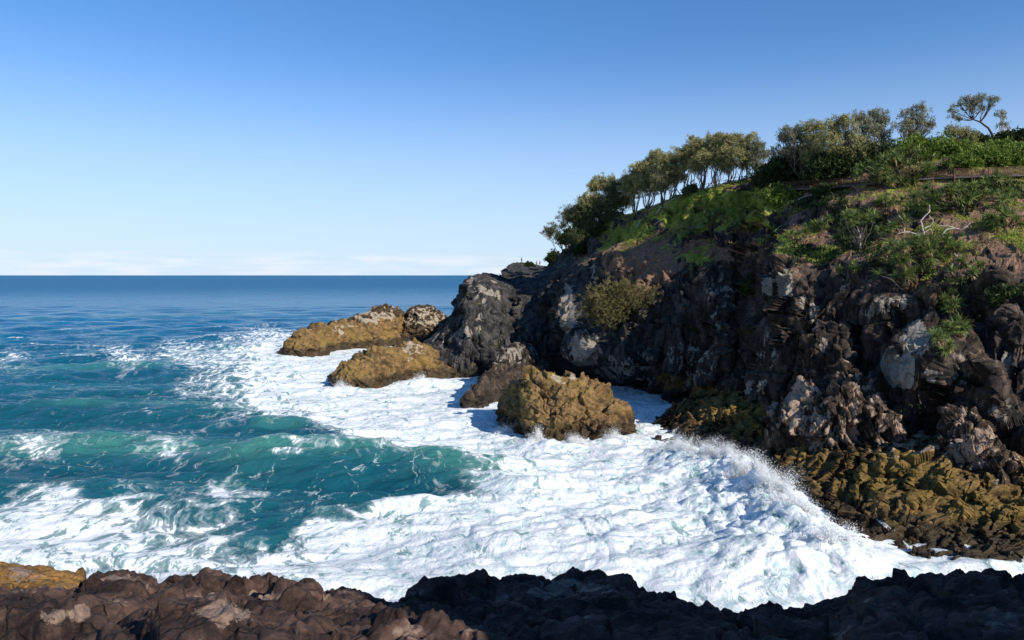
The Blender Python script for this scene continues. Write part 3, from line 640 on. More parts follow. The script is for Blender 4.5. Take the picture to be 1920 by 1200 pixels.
for cx, cy, h, r in [(1395, 935, 1.7, 7), (1335, 895, 1.3, 5), (1450, 985, 2.0, 4.5), (1560, 1075, 1.2, 4), (1370, 905, 1.0, 2.5), (1425, 948, 1.1, 2.5), (1490, 1000, 1.2, 2.5), (1530, 1030, 1.0, 2.5), (1300, 880, .8, 2.5), (1020, 838, .9, 4), (960, 815, .5, 3), (1270, 860, .8, 4), (1420, 1075, 1.3, 4), (1240, 1000, .7, 6), (1130, 930, .5, 6), (1010, 1000, .5, 7), (1150, 835, .7, 3), (1215, 800, .8, 4), (640, 735, .6, 3), (790, 722, .6, 3), (540, 673, .8, 4)]:
    c = P0(cx, cy); g = np.exp(-((X - c[0]) ** 2 + ((Y - c[1]) * .9) ** 2) / r ** 2); H += h * g * (.75 + .5 * billow)
G[..., 2] = H
me = npmesh('sea', G.reshape(-1, 3), gridfaces(*G.shape[:2]), True, {'foam': foam, 'foam0': foam0, 'rise': sw})
if Y[0, 0] > Y[-1, 0]: me.flip_normals()

t = NT('sea_water'); p = t.pos()
dist = t.n('VectorMath', {0: p}, operation='LENGTH').outputs['Value']
warp = t.n('TexNoise', {'Vector': p, 'Scale': .11, 'Detail': 3.0}).outputs['Color']
wp = t.n('VectorMath', {0: warp, 1: (.5, .5, .5)}, operation='SUBTRACT').outputs[0]
wp = t.n('VectorMath', {0: wp, 'Scale': 7.0}, operation='SCALE').outputs[0]
pw = t.n('VectorMath', {0: p, 1: wp}, operation='ADD').outputs[0]
pf = t.vscale(pw, (1, .62, 1), (0, 0, R(-28)))
f1 = t.noise(pf, .55, 9, .66, .8); f2 = t.noise(pf, 2.4, 7, .7, .4)
vo = t.n('TexVoronoi', {'Vector': pf, 'Scale': .42, 'Detail': 2.5, 'Roughness': .6, 'Lacunarity': 2.2}, feature='DISTANCE_TO_EDGE').outputs[0]
lace = t.mr(vo, .14, .0)
fa = t.attr('foam')
dens = t.ma('ADD', t.ma('ADD', t.ma('MULTIPLY', f1, .9), t.ma('MULTIPLY', f2, .45)), t.ma('MULTIPLY', lace, .20))
thr = t.ma('MAXIMUM', t.ma('SUBTRACT', 1.12, t.ma('MULTIPLY', fa, .64)), .635)
cov = t.mr(t.ma('SUBTRACT', dens, thr), -.03, .06)
veil = t.ma('MULTIPLY', t.mr(t.ma('SUBTRACT', dens, thr), -.20, .02), .34)        # thin milky water round the foam
pl = t.n('VectorMath', {0: pf, 1: t.n('VectorMath', {0: t.n('TexNoise', {'Vector': p, 'Scale': .6, 'Detail': 4.0}).outputs['Color'], 'Scale': 2.2}, operation='SCALE').outputs[0]}, operation='ADD').outputs[0]
v2 = t.n('TexVoronoi', {'Vector': pl, 'Scale': .20}, feature='DISTANCE_TO_EDGE').outputs[0]
web = t.ma('MULTIPLY', t.mr(t.ma('ADD', v2, t.ma('MULTIPLY', f2, .10)), (.070), .052), t.ma('MULTIPLY', t.mr(t.attr('foam0'), .04, .11), t.mr(f1, .46, .60)))
web = t.ma('MULTIPLY', web, t.mr(dist, 128, 92))
foamf = t.ma('MAXIMUM', t.ma('MAXIMUM', cov, veil), t.ma('MULTIPLY', web, .5))
rise = t.attr('rise')
far = t.mr(dist, 90, 420)
nw = t.noise(t.vscale(p, (.5, 1.6, 1)), .035, 6, .6)
deep = t.mix(far, (.006, .078, .112), (.003, .098, .215))
deep = t.mix(t.mr(nw, .35, .68), deep, t.mix(far, (.010, .112, .142), (.005, .150, .290)))
col = t.mix(t.mr(rise, .2, 1.4, 0, .8), deep, (.060, .235, .195))  # greener crests: light through thin water, put into the base colour
milky = t.mr(fa, .25, .8, 0, .65)
col = t.mix(milky, col, (.17, .34, .32))
h1 = t.noise(t.vscale(pw, (.7, 1.25, 1)), .8, 9, .68); h2 = t.noise(p, .10, 6, .62); h3 = t.noise(t.vscale(p, (.6, 1.2, 1)), .016, 6, .6)
nb = t.bump(h1, 1.0, .55); nb = t.bump(h2, t.mr(dist, 60, 500), 3.0, nb); nb = t.bump(h3, t.mr(dist, 300, 2500), 26.0, nb)
water = t.princ(Base_Color=col, Roughness=t.mr(dist, 60, 1500, .12, .38), IOR=1.33, Specular_IOR_Level=t.mr(dist, 60, 600, .42, .26), Normal=nb)
ff = t.noise(pf, 5.0, 6, .72); 
nfm = t.bump(t.ma('ADD', t.ma('MULTIPLY', f2, 1.0), t.ma('MULTIPLY', ff, .6)), .6, .17); nfm = t.bump(f1, .5, .7, nfm)
fcol = t.mix(t.mr(t.ma('ADD', t.ma('MULTIPLY', f2, .5), t.ma('MULTIPLY', f1, .5)), .40, .56), (.46, .59, .60), (.84, .85, .85))
foams = t.princ(Base_Color=fcol, Roughness=.8, Specular_IOR_Level=.2, Normal=nfm, Subsurface_Weight=.0)
mat = t.done(t.n('MixShader', {0: foamf, 1: water, 2: foams}).outputs[0]); M['sea'] = mat
tag(link('sea', me, mat), 'blue green sea with white surf', 'sea', kind='structure')
BV['sea'] = None
HSEA = G

def sea_h(x, y):
    i = np.argmin(np.abs(HSEA[:, 700, 1] - y)); j = np.argmin(np.abs(HSEA[i, :, 0] - x)); return HSEA[i, j, 2]
# spray thrown up where the swell meets the rock
def spray(name, bursts, n, label, s=(.010, .045)):
    """ragged plumes: every burst is a fan of jets, every jet a string of droplets that thins out as it rises"""
    Vs = []
    for cx, cy, r, h, w_ in bursts:
        c = P0(cx, cy); m = int(n * w_); nj = max(6, int(r * 9)); rg = RNG
        ja = rg.random(nj) * 6.28; jr = r * np.abs(rg.normal(size=nj)) * .55; jx = c[0] + np.cos(ja) * jr; jy = c[1] + np.sin(ja) * jr * .7
        jz = np.array([sea_h(a, b) for a, b in zip(jx, jy)]) - .1; jh = h * np.exp(-(jr / r) ** 2) * rg.uniform(.35, 1.15, nj); jt = rg.normal(size=(nj, 2)) * .35
        k = rg.integers(0, nj, m); u = rg.random(m) ** 1.5; sp_ = .10 + .55 * u
        x = jx[k] + jt[k, 0] * jh[k] * u + rg.normal(size=m) * sp_ * .7; y = jy[k] + jt[k, 1] * jh[k] * u + rg.normal(size=m) * sp_ * .7
        z = jz[k] + jh[k] * u + rg.normal(size=m) * .12
        sz_ = rg.uniform(s[0], s[1], m) * (1.25 - .8 * u) * np.where(rg.random(m) < .04, 2.0, 1)
        Vs.append((np.stack([x, y, z], -1)[:, None] + rg.normal(size=(m, 4, 3)) * sz_[:, None, None]).reshape(-1, 3))
    V = np.concatenate(Vs); b = np.arange(0, len(V), 4)[:, None]
    F = np.concatenate([b + np.array([[0, 1, 2]]), b + np.array([[0, 2, 3]]), b + np.array([[0, 3, 1]]), b + np.array([[1, 3, 2]])])
    tag(link(name, npmesh(name, V, F, False), M['spray']), label, 'spray', kind='stuff')
t = NT('spray_white')
M['spray'] = t.done(t.n('MixShader', {0: .5, 1: t.n('BsdfDiffuse', {'Color': (.97, .98, .98)}).outputs[0], 2: t.n('BsdfTranslucent', {'Color': (.97, .98, .98)}).outputs[0]}).outputs[0])
spray('spray', [(1290, 872, 2.4, 1.8, .08), (1330, 884, 2.8, 2.4, .10), (1370, 900, 2.6, 2.2, .10), (1400, 922, 2.8, 2.8, .12), (1430, 942, 2.4, 2.4, .11), (1458, 962, 2.8, 3.0, .12), (1486, 985, 2.2, 1.9, .08), (1520, 1012, 2.2, 1.6, .06), (1010, 830, 1.2, 3.0, .07), (1270, 860, 3, 2.0, .06), (1075, 835, 2, 1.6, .04), (1150, 830, 2, 1.5, .04), (950, 812, 2, 1.6, .03), (790, 716, 2, 1.9, .02), (640, 733, 2, 1.6, .03), (1560, 1060, 4, 1.8, .09)], 150000, 'white spray thrown up where waves hit the rocks')
# ------------------------------------------------------------------ plants
def quads(C, A, B):
    """centres, half vectors along and across -> quad mesh arrays"""
    V = np.stack([C - A - B * .5, C - A + B * .5, C + A + B * .35, C + A - B * .35], 1).reshape(-1, 3)
    return V, np.arange(len(V)).reshape(-1, 4)
def unit(v): return v / np.maximum(np.linalg.norm(v, axis=-1, keepdims=True), 1e-9)
def tufts(centres, radii, per, leaf, width, wisp=.5, tuft=.42, flat=.75, rng=RNG, dens=9.0):
    """feathery foliage: every clump is filled with small tufts, every tuft with fine leaves"""
    Vs = []
    for c, r in zip(centres, radii):
        r = r * 1.38; n = max(5, int(dens * r * r * 3.0))
        d = unit(rng.normal(size=(n, 3))); rr = r * rng.random(n) ** .42 * (1 + .55 * rng.random(n) ** 5)
        lob = 1 + .38 * np.sin(d[:, 0] * 5 + c[0]) * np.cos(d[:, 2] * 4 + c[1])
        T = c + d * (rr * lob)[:, None] * np.array([1.05, 1.05, flat])
        T = T[rng.random(n) > .25 * (T[:, 2] < c[2] - .2 * r)]
        out = unit(T - c + np.array([0, 0, .25 * r]))
        k = len(T)
        L = np.repeat(T, per, 0) + rng.normal(size=(k * per, 3)) * tuft * .5
        A = unit(np.repeat(out, per, 0) * wisp + rng.normal(size=(k * per, 3)) * .55 + np.array([0, 0, .15]))
        B = unit(np.cross(A, rng.normal(size=(k * per, 3))))
        s = leaf * rng.uniform(.6, 1.3, (k * per, 1))
        V, _ = quads(L, A * s * .5, B * width * rng.uniform(.7, 1.2, (k * per, 1)))
        Vs.append(V)
    V = np.concatenate(Vs); return V, np.arange(len(V)).reshape(-1, 4)
def local(V, o): return V - np.array(o.location)
def limb(mb, a, b, r0, r1, wig=.12, n=6, sides=5, rng=RNG, sag=0.0):
    a = np.array(a, float); b = np.array(b, float); L = np.linalg.norm(b - a); pts = []
    off = rng.normal(size=3) * wig * L
    off2 = rng.normal(size=3) * wig * L * .5
    for i in range(n + 1):
        t = i / n; pts.append(a + (b - a) * t + off * math.sin(math.pi * t) + off2 * math.sin(2 * math.pi * t) + np.array([0, 0, -sag * L * math.sin(math.pi * t)]))
    mb.tube(pts, [r0 + (r1 - r0) * i / n for i in range(n + 1)], sides); return pts
TREES = 'she oaks along the headland ridge'; G2 = 'she oaks above the boardwalk'
def tree(base, clumps, label, mat='oak', group=TREES, stems=3, r0=.13, bark='bark', dens=9.0, per=20, leaf=.44, width=.085, Y=None, name='she_oak', path=None, depth=.5, cat='tree', sag=.05):
    b, _ = seat(*base)
    if Y: b = P(base[0], base[1], Y)
    b = b - np.array([0, 0, .35]); root = empty(name, b)
    C = []; Rr = []
    if group == TREES or group == G2: clumps = list(clumps) + [(cx + RNG.normal() * r * .8, cy + RNG.normal() * r * .6 + 2, r * .75) for cx, cy, r in clumps if r > 9]
    for cx, cy, r in clumps:
        rm = r / FPX * b[1]
        C.append(P(cx, cy, b[1] + RNG.normal() * rm * depth)); Rr.append(rm)
    mb = MB(); starts = [b + np.array([RNG.normal() * .25, RNG.normal() * .25, 0]) for _ in range(stems)]
    if path:
        pts = [P(x, y, b[1]) for x, y in path]; pts[0] = b
        mb.tube(pts, np.linspace(r0, r0 * .4, len(pts)), 6); joints = pts[1:]
    for i, (c, r) in enumerate(zip(C, Rr)):
        if path: s = min(joints, key=lambda q: np.linalg.norm(q - c)); rs = r0 * .4
        else: s = starts[i % stems]; rs = r0
        pts = limb(mb, s, c, rs, .035, .07, 8, 5, sag=sag)
        for _ in range(5):
            q = pts[RNG.integers(4, 8)]; e = c + unit(RNG.normal(size=3)) * r * .85 * np.array([1, 1, .7])
            limb(mb, q, e, .035, .014, .1, 4, 4)
    mb.build('trunk', M[bark], root, True)
    V, F = tufts(C, Rr, per, leaf, width, dens=dens)
    link('crown', npmesh('crown', local(V, root), F, False), M[mat], root)
    return tag(root, label, cat, group)
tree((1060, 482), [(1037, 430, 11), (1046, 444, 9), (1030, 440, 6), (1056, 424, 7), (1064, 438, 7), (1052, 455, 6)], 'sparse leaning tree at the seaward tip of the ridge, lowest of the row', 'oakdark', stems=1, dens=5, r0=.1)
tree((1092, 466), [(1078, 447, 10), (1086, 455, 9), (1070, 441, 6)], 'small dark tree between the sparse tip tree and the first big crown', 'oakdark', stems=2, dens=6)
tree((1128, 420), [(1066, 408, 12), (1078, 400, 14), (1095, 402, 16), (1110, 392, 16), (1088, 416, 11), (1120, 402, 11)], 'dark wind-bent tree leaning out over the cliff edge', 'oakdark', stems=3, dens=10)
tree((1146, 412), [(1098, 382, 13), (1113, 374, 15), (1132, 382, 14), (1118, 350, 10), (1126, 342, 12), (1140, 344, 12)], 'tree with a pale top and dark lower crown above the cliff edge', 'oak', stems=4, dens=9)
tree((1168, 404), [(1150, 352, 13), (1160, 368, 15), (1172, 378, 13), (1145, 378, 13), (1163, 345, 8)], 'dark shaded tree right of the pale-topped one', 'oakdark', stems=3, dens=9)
tree((1190, 398), [(1182, 335, 11), (1196, 322, 12), (1195, 345, 14), (1186, 360, 11)], 'slim tree where the ridge starts to climb', 'oak', stems=3)
tree((1215, 392), [(1214, 312, 11), (1210, 335, 13), (1218, 355, 12), (1228, 295, 12), (1232, 318, 13)], 'tree behind the long bleached fallen trunk', 'oak', stems=3)
tree((1240, 384), [(1243, 305, 14), (1248, 325, 15), (1240, 345, 13), (1232, 288, 8)], 'olive crowned tree standing highest before the small gap in the row', 'oak', stems=4)
tree((1258, 374), [(1264, 298, 12), (1270, 318, 13), (1262, 340, 11), (1276, 330, 9)], 'narrow tree left of the widest crown in the row', 'oak', stems=3)
tree((1286, 362), [(1285, 287, 12), (1292, 305, 13), (1298, 275, 12), (1308, 290, 12), (1296, 262, 6)], 'tree with dark underside leaning left over bare stems', 'oak', stems=4)
tree((1318, 352), [(1312, 312, 13), (1325, 300, 14), (1322, 275, 14), (1335, 265, 12), (1310, 268, 9)], 'broad tree in the middle of the ridge, left half of its rounded top', 'oak', stems=4)
tree((1342, 346), [(1345, 285, 15), (1352, 268, 13), (1350, 300, 12), (1362, 282, 12), (1346, 256, 7)], 'tall straight-stemmed tree at the top of the grassy dome', 'oak', stems=3)
tree((1368, 342), [(1372, 266, 12), (1378, 288, 14), (1370, 305, 10), (1384, 258, 8)], 'tree with two thin stems above the wire fence', 'oak', stems=2)
tree((1392, 338), [(1396, 268, 13), (1402, 290, 14), (1394, 308, 10), (1410, 256, 7)], 'tree near the inland end of the dome', 'oak', stems=3)
tree((1416, 334), [(1420, 275, 11), (1426, 295, 12), (1418, 312, 9), (1436, 288, 8)], 'wispy tree ending the continuous row', 'oakgrey', stems=3, dens=6)
tree((1466, 330), [(1450, 290, 6), (1458, 300, 6), (1452, 280, 4), (1462, 285, 5)], 'small bluish sapling in the gap between the two groves', 'oakgrey', stems=2, dens=4, r0=.08)
G2 = 'she oaks above the boardwalk'
tree((1508, 336), [(1478, 248, 11), (1490, 262, 14), (1484, 282, 12), (1500, 242, 12), (1506, 285, 14), (1470, 262, 8)], 'feathery tree leftmost above the boardwalk', 'oakgrey', stems=3, dens=6, per=20, group=G2)
tree((1532, 336), [(1522, 262, 14), (1526, 285, 15), (1530, 305, 12), (1530, 238, 11), (1516, 240, 7)], 'drooping olive tree above the dark boardwalk bend', 'oak', stems=2, dens=7, per=20, group=G2)
tree((1566, 338), [(1556, 245, 13), (1560, 268, 15), (1556, 292, 14), (1570, 232, 10), (1575, 282, 14)], 'tallest feathery tree of the inner grove', 'oak', stems=2, dens=6.5, per=20, group=G2)
tree((1596, 330), [(1590, 240, 12), (1598, 262, 14), (1604, 285, 14), (1592, 300, 12), (1585, 222, 7)], 'tan tinged tree right of the tallest feathery one', 'oak', stems=2, dens=6, per=18, group=G2)
tree((1628, 300), [(1612, 226, 11), (1626, 240, 13), (1620, 262, 12), (1636, 270, 12)], 'dark centred tree behind the pandanus thicket', 'oakgrey', stems=2, dens=6, group=G2)
tree((1652, 284), [(1644, 215, 10), (1655, 225, 11), (1650, 248, 11), (1660, 262, 10), (1634, 212, 6)], 'round topped grey tree on the skyline', 'oakgrey', stems=2, dens=5, group=G2)
tree((1702, 278), [(1692, 240, 12), (1706, 228, 12), (1698, 212, 8), (1718, 205, 10), (1726, 222, 10), (1715, 250, 12), (1735, 240, 8), (1748, 232, 5), (1732, 205, 6)], 'open airy skyline tree with thin upper branches', 'oakgrey', stems=1, dens=4.5, group=G2)
tree((1794, 285), [(1778, 238, 6), (1786, 250, 9), (1800, 248, 11), (1796, 264, 10), (1808, 255, 8)], 'low bushy tree under the crooked lone tree', 'oak', stems=2, dens=6, group=G2)
tree((1866, 268), [(1787, 208, 7), (1797, 197, 8), (1812, 188, 9), (1826, 190, 10), (1842, 186, 9), (1858, 184, 7), (1820, 205, 9), (1842, 202, 8), (1796, 222, 7), (1784, 220, 5), (1868, 186, 4), (1855, 198, 5)],
     'lone crooked tree with a flat top, its bent trunk against the sky', 'oakgrey', stems=1, dens=4, path=[(1866, 268), (1860, 252), (1853, 240), (1838, 229), (1825, 224)], r0=.24, bark='barkdark', group=G2)
tree((1877, 268), [(1873, 216, 5), (1884, 208, 5), (1876, 232, 5), (1888, 236, 5), (1882, 222, 5)], 'thin white-stemmed tree on the skyline at the far right', 'oakgrey', stems=1, dens=4, r0=.1, bark='deadwood', group=G2)

def shrub(px, py, w, h, label, mat='leafy', dens=16, leaf=.32, width=.17, per=9, n=9, group='shrubs on the headland', names=('headland',), Y=None, cat='shrub'):
    b, _ = seat(px, py, names)
    if Y: b = P(px, py, Y)
    s = b[1] / FPX; root = empty('shrub', b); C = []; Rr = []
    for i in range(n):
        a = RNG.uniform(-1, 1); k = math.sqrt(max(0, 1 - a * a))
        hh = RNG.uniform(.2, .85) * k
        r = min(w, h * 1.6) * s * RNG.uniform(.20, .32)
        C.append(b + np.array([a * w * s * .42, RNG.uniform(-.3, .5) * w * s * .3, hh * h * s * .85])); Rr.append(r)
    mb = MB()
    for c in C: limb(mb, b - np.array([0, 0, .3]), c, .05, .02, .12, 5, 4)
    mb.build('stems', M['bark'], root, True)
    V, F = tufts(C, Rr, per, leaf, width, .7, .3, .8, dens=dens / max(.3, min(Rr)) ** .5)
    link('foliage', npmesh('foliage', local(V, root), F, False), M[mat], root)
    return tag(root, label, cat, group)
shrub(1040, 492, 24, 20, 'small dark bush beside the lookout people', 'leafdark')
shrub(994, 499, 13, 10, 'low bush on top of the lookout rock', 'leafdark', leaf=.25)
shrub(1180, 585, 130, 56, 'olive lit bush hanging on the middle of the cliff face', 'olive', dens=9, n=30, leaf=.4, width=.09, per=14)
shrub(1468, 382, 52, 34, 'bright green bush at the foot of the boardwalk', 'leafy', n=10)
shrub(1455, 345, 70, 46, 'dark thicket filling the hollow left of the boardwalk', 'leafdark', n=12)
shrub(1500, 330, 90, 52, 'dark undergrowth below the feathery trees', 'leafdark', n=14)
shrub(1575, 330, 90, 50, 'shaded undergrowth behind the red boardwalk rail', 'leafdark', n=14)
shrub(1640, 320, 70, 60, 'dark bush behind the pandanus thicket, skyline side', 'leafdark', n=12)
shrub(1740, 300, 90, 42, 'leafy green bush climbing to the low bushy tree', 'leafy', n=14)
shrub(1795, 300, 80, 34, 'mixed green bush right of the leafy climbing one', 'leafy', n=12)
shrub(1850, 312, 110, 34, 'bright green spreading bush above the right boardwalk rail', 'leafy', n=16)
shrub(1925, 312, 90, 36, 'green spreading bush cut by the right edge above the rail', 'leafy', n=12)
shrub(1880, 286, 110, 20, 'sunny low scrub under the skyline at far right', 'leafy', n=14)
shrub(1905, 264, 70, 18, 'dark skyline bushes at the far right edge', 'leafdark', n=10)
shrub(1830, 266, 30, 18, 'small dark bush left of the crooked lone trunk', 'leafdark', n=6)
shrub(1120, 440, 26, 22, 'dark shrub clinging under the seaward trees', 'leafdark', n=6)
shrub(1100, 475, 50, 20, 'dark mat of shrub above the pale cliff column', 'leafdark', n=8)
shrub(1298, 358, 30, 22, 'reddish brown bush at the foot of the ridge trees', 'oakdark', n=6)
shrub(1890, 560, 70, 26, 'dark shrub in the shaded hollow at the right edge', 'leafdark', n=8)
shrub(1410, 560, 26, 60, 'dark creeper in the gully between the buttresses', 'leafdark', n=8)

def rosette(c, axis, L, n, rng=RNG, seg=4, w=.115):
    """a head of long strap leaves arching out and down"""
    axis = unit(np.array(axis, float)); V = []
    ex = unit(np.cross(axis, [0.2, .9, .3])); ey = np.cross(axis, ex)
    for i in range(n):
        a = rng.random() * 6.283; el = rng.uniform(-.1, 1.35); l = L * rng.uniform(.7, 1.15)
        d = (ex * math.cos(a) + ey * math.sin(a)) * math.cos(el) + axis * math.sin(el); sd_ = unit(np.cross(d, axis + .01)); p = np.array(c, float); row = []
        for k in range(seg + 1):
            t = k / seg; ww = w * (1 - t ** 2) * .5 + .006
            row.append((p - sd_ * ww, p + sd_ * ww)); p = p + d * l / seg; d = unit(d + np.array([0, 0, -.34 * (k + .4)]) * (1.0 / seg) * 2.2)
        for k in range(seg): V += [row[k][0], row[k][1], row[k + 1][1], row[k + 1][0]]
    return np.array(V)
PG = 'pandanus on the headland slope'
def pandanus(base, heads, label, L=1.0, n=52, dry=.5, bark='bark', group=PG, extra=0, spread=0, Y=None, trunk=.065):
    L *= 1.3
    """heads: photo pixels of the leaf heads; extra heads are scattered over the spread box round them"""
    b, nrm = seat(*base)
    if Y: b = P(base[0], base[1], Y)
    root = empty('pandanus', b); mb = MB(); GV = []; DV = []
    hs = list(heads)
    for _ in range(extra):
        h = heads[RNG.integers(len(heads))]; hs.append((h[0] + RNG.normal() * spread, h[1] + RNG.normal() * spread * .45))
    for hx, hy in hs:
        c = P(hx, hy, b[1] + RNG.uniform(-1.2, 1.2))
        f = down(c[0], c[1])
        if f is not None and c[2] < f[0].z + .5: c[2] = f[0].z + .5 + .6 * RNG.random()
        mid = b + (c - b) * .5 + RNG.normal(size=3) * .3
        limb(mb, b - np.array([0, 0, .3]), mid, trunk, trunk * .8, .06, 4, 6); limb(mb, mid, c, trunk * .8, trunk * .7, .08, 4, 6)
        ax = unit(c - mid + np.array([0, -.2, .8])); l = L * RNG.uniform(.8, 1.15)
        GV.append(rosette(c, ax, l, n))
        if RNG.random() < dry: DV.append(rosette(c - ax * .25, -ax * .6 + np.array([0, 0, -.5]), l * .7, n // 3))
    mb.build('trunk', M[bark], root, True)
    V = np.concatenate(GV); link('crown', npmesh('crown', local(V, root), np.arange(len(V)).reshape(-1, 4), False), M['pandan'], root)
    if DV:
        V = np.concatenate(DV); link('dead_leaves', npmesh('dead_leaves', local(V, root), np.arange(len(V)).reshape(-1, 4), False), M['pandandry'], root)
    return tag(root, label, 'pandanus', group)
pandanus((1690, 350), [(1640, 320), (1655, 300), (1670, 290), (1690, 286), (1710, 290), (1725, 300), (1740, 312), (1650, 312), (1680, 305), (1705, 310), (1640, 332), (1660, 330), (1682, 326), (1704, 328), (1728, 326), (1670, 340), (1700, 340), (1650, 342)], 'large rounded pandanus thicket hiding the middle of the boardwalk', extra=44, spread=18, dry=.2)
pandanus((1800, 392), [(1750, 372), (1775, 360), (1800, 352), (1825, 352), (1845, 360), (1770, 385), (1800, 378), (1830, 372)], 'wide pandanus mound on the slope below the right boardwalk', extra=34, spread=20, dry=.3)
pandanus((1335, 445), [(1310, 432), (1322, 420), (1335, 412), (1350, 418), (1328, 428)], 'pandanus on the brow of the sunny grass dome', extra=8, spread=10)
pandanus((1392, 450), [(1378, 425), (1392, 420), (1404, 428), (1400, 418)], 'pandanus at the shadow edge of the gully head', extra=6, spread=9)
pandanus((1300, 448), [(1292, 438), (1303, 432)], 'small pandanus left of the brow pandanus', extra=2, spread=6)
pandanus((1430, 476), [(1428, 458), (1440, 452), (1450, 462)], 'small pandanus at the dark head of the gully', extra=3, spread=8, L=.9)
pandanus((1612, 468), [(1590, 410), (1606, 405), (1622, 412), (1600, 420), (1628, 402)], 'pandanus over a single white leaning trunk', extra=8, spread=11)
pandanus((1730, 505), [(1690, 465), (1710, 460), (1730, 452), (1750, 458), (1775, 455), (1795, 462), (1700, 482), (1725, 478), (1755, 478), (1680, 490), (1742, 500)], 'pandanus tangle below the bleached branches', extra=26, spread=16)
pandanus((1690, 440), [(1672, 425), (1690, 415), (1668, 435)], 'pandanus left of the bleached branches', extra=4, spread=9)
pandanus((1770, 408), [(1742, 385), (1760, 395), (1738, 398)], 'pandanus tuft on top of a bare pale stem', extra=3, spread=8, L=.9)
pandanus((1786, 590), [(1772, 562), (1785, 572), (1793, 590), (1778, 582)], 'topmost green pandanus hanging on the right cliff', extra=4, spread=7, L=1.0)
pandanus((1800, 630), [(1790, 612), (1803, 622), (1780, 622)], 'middle pandanus hanging on the right cliff', extra=3, spread=6, L=1.0)
pandanus((1778, 662), [(1765, 640), (1780, 648), (1772, 658), (1756, 632)], 'lowest pandanus hanging on the right cliff', extra=3, spread=6, L=1.0)
pandanus((1790, 515), [(1785, 508), (1800, 505)], 'small pandanus pair left of the white hooked stem', extra=1, spread=5, L=.8)
pandanus((1838, 520), [(1822, 508), (1840, 512), (1835, 500)], 'small pandanus trio in the shaded slope at right', extra=1, spread=6, L=.8)
pandanus((1700, 545), [(1680, 520), (1700, 515), (1715, 525)], 'dark pandanus at the top edge of the right cliff', extra=6, spread=12)
pandanus((1880, 430), [(1862, 412), (1885, 405), (1905, 415), (1870, 425)], 'pandanus on the slope at the right edge of the picture', extra=10, spread=16)
pandanus((1880, 385), [(1865, 372), (1885, 378), (1900, 368)], 'pandanus close under the boardwalk near the right edge', extra=5, spread=11, L=.9)
pandanus((1550, 432), [(1540, 420), (1556, 415), (1532, 424)], 'low pandanus on the shaded slope left of the white trunk', extra=5, spread=10, L=.85)
pandanus((1505, 450), [(1496, 440), (1512, 436)], 'low pandanus near the forked dead branch', extra=3, spread=9, L=.8)
pandanus((1660, 395), [(1650, 384), (1668, 380), (1690, 388)], 'low pandanus in the middle of the dry slope', extra=5, spread=12, L=.85)
pandanus((1590, 515), [(1575, 508), (1600, 505)], 'low pandanus on the cliff brow below the white trunk', extra=3, spread=9, L=.8)

shrub(1092, 436, 70, 26, 'dark scrub under the wind-bent trees at the cliff edge', 'leafdark', n=12)
shrub(1150, 414, 60, 18, 'low dark scrub among the bare trunks left of the fallen wood', 'oakdark', n=10)
shrub(1560, 362, 60, 18, 'low dark scrub in front of the shaded part of the boardwalk', 'leafdark', n=10)
pandanus((1868, 352), [(1850, 338), (1866, 334), (1882, 338), (1874, 344)], 'pandanus hiding part of the right railing', extra=5, spread=8, L=.8)

def deadwood(lines, label, r=.11, lift=.15, ground=True, Y=None, group='bleached dead wood on the slope', name='dead_branch'):
    mb = MB(); o = None
    for i, ln in enumerate(lines):
        h, _ = seat(*lines[0][0]); pts = []
        for j, (x, y) in enumerate(ln):
            if ground:
                q, n_ = seat(x, y); q = q + np.array([0, -.12, lift + .05 * math.sin(j * 2.3)])
            else: q = P(x, y, h[1] - .35 - .12 * j)
            pts.append(q)
        f = []; 
        for a, b in zip(pts[:-1], pts[1:]):
            for k in range(3): f.append(a + (b - a) * k / 3 + RNG.normal(size=3) * .04)
        f.append(pts[-1]); rr = r * (1 if i == 0 else .65)
        mb.tube(f, np.linspace(rr, rr * .35, len(f)), 6)
    o = mb.build(name, M['deadwood'], None, True); return tag(o, label, 'dead branch', group)
deadwood([[(1192, 429), (1202, 415), (1215, 405), (1217, 395), (1228, 388)], [(1205, 413), (1212, 400)]], 'bleached fallen trunk lowest on the grass dome', .15)
deadwood([[(1222, 412), (1232, 400), (1240, 388), (1255, 379), (1270, 372), (1280, 358)], [(1240, 388), (1234, 394), (1226, 398)]], 'long bleached fallen trunk running up to the ridge trees', .17)
deadwood([[(1230, 420), (1240, 414), (1250, 412)]], 'thin fallen stick on the grass dome', .06)
deadwood([[(1613, 466), (1611, 452), (1613, 440), (1608, 426)], [(1612, 446), (1605, 445)]], 'upright white trunk standing alone above the cliff brow', .16, ground=False)
deadwood([[(1695, 436), (1696, 422), (1691, 410), (1685, 404)]], 'short curved white stem left of the bleached tangle', .14, ground=False)
deadwood([[(1732, 446), (1731, 428), (1726, 414), (1736, 404), (1745, 392), (1742, 384)], [(1731, 428), (1745, 424), (1750, 412), (1742, 404)], [(1731, 436), (1745, 430), (1754, 446)]], 'bleached pale tangle of branching stems in the middle of the slope', .13, ground=False)
deadwood([[(1765, 442), (1776, 430), (1790, 428), (1804, 430), (1820, 418)], [(1790, 428), (1776, 422), (1760, 424)], [(1804, 430), (1818, 422), (1822, 428)]], 'bleached branches reaching right from the tangle', .11, ground=False)
deadwood([[(1725, 444), (1712, 436), (1698, 434), (1680, 440)]], 'low bleached branch reaching left from the tangle', .09, ground=False)
deadwood([[(1782, 500), (1790, 492), (1795, 482), (1790, 474)]], 'white hooked stem below the bleached branches', .12, ground=False)
deadwood([[(1444, 458), (1456, 446), (1464, 440)], [(1464, 442), (1452, 432), (1468, 422)]], 'forked white branch over the gully head', .08, ground=False)
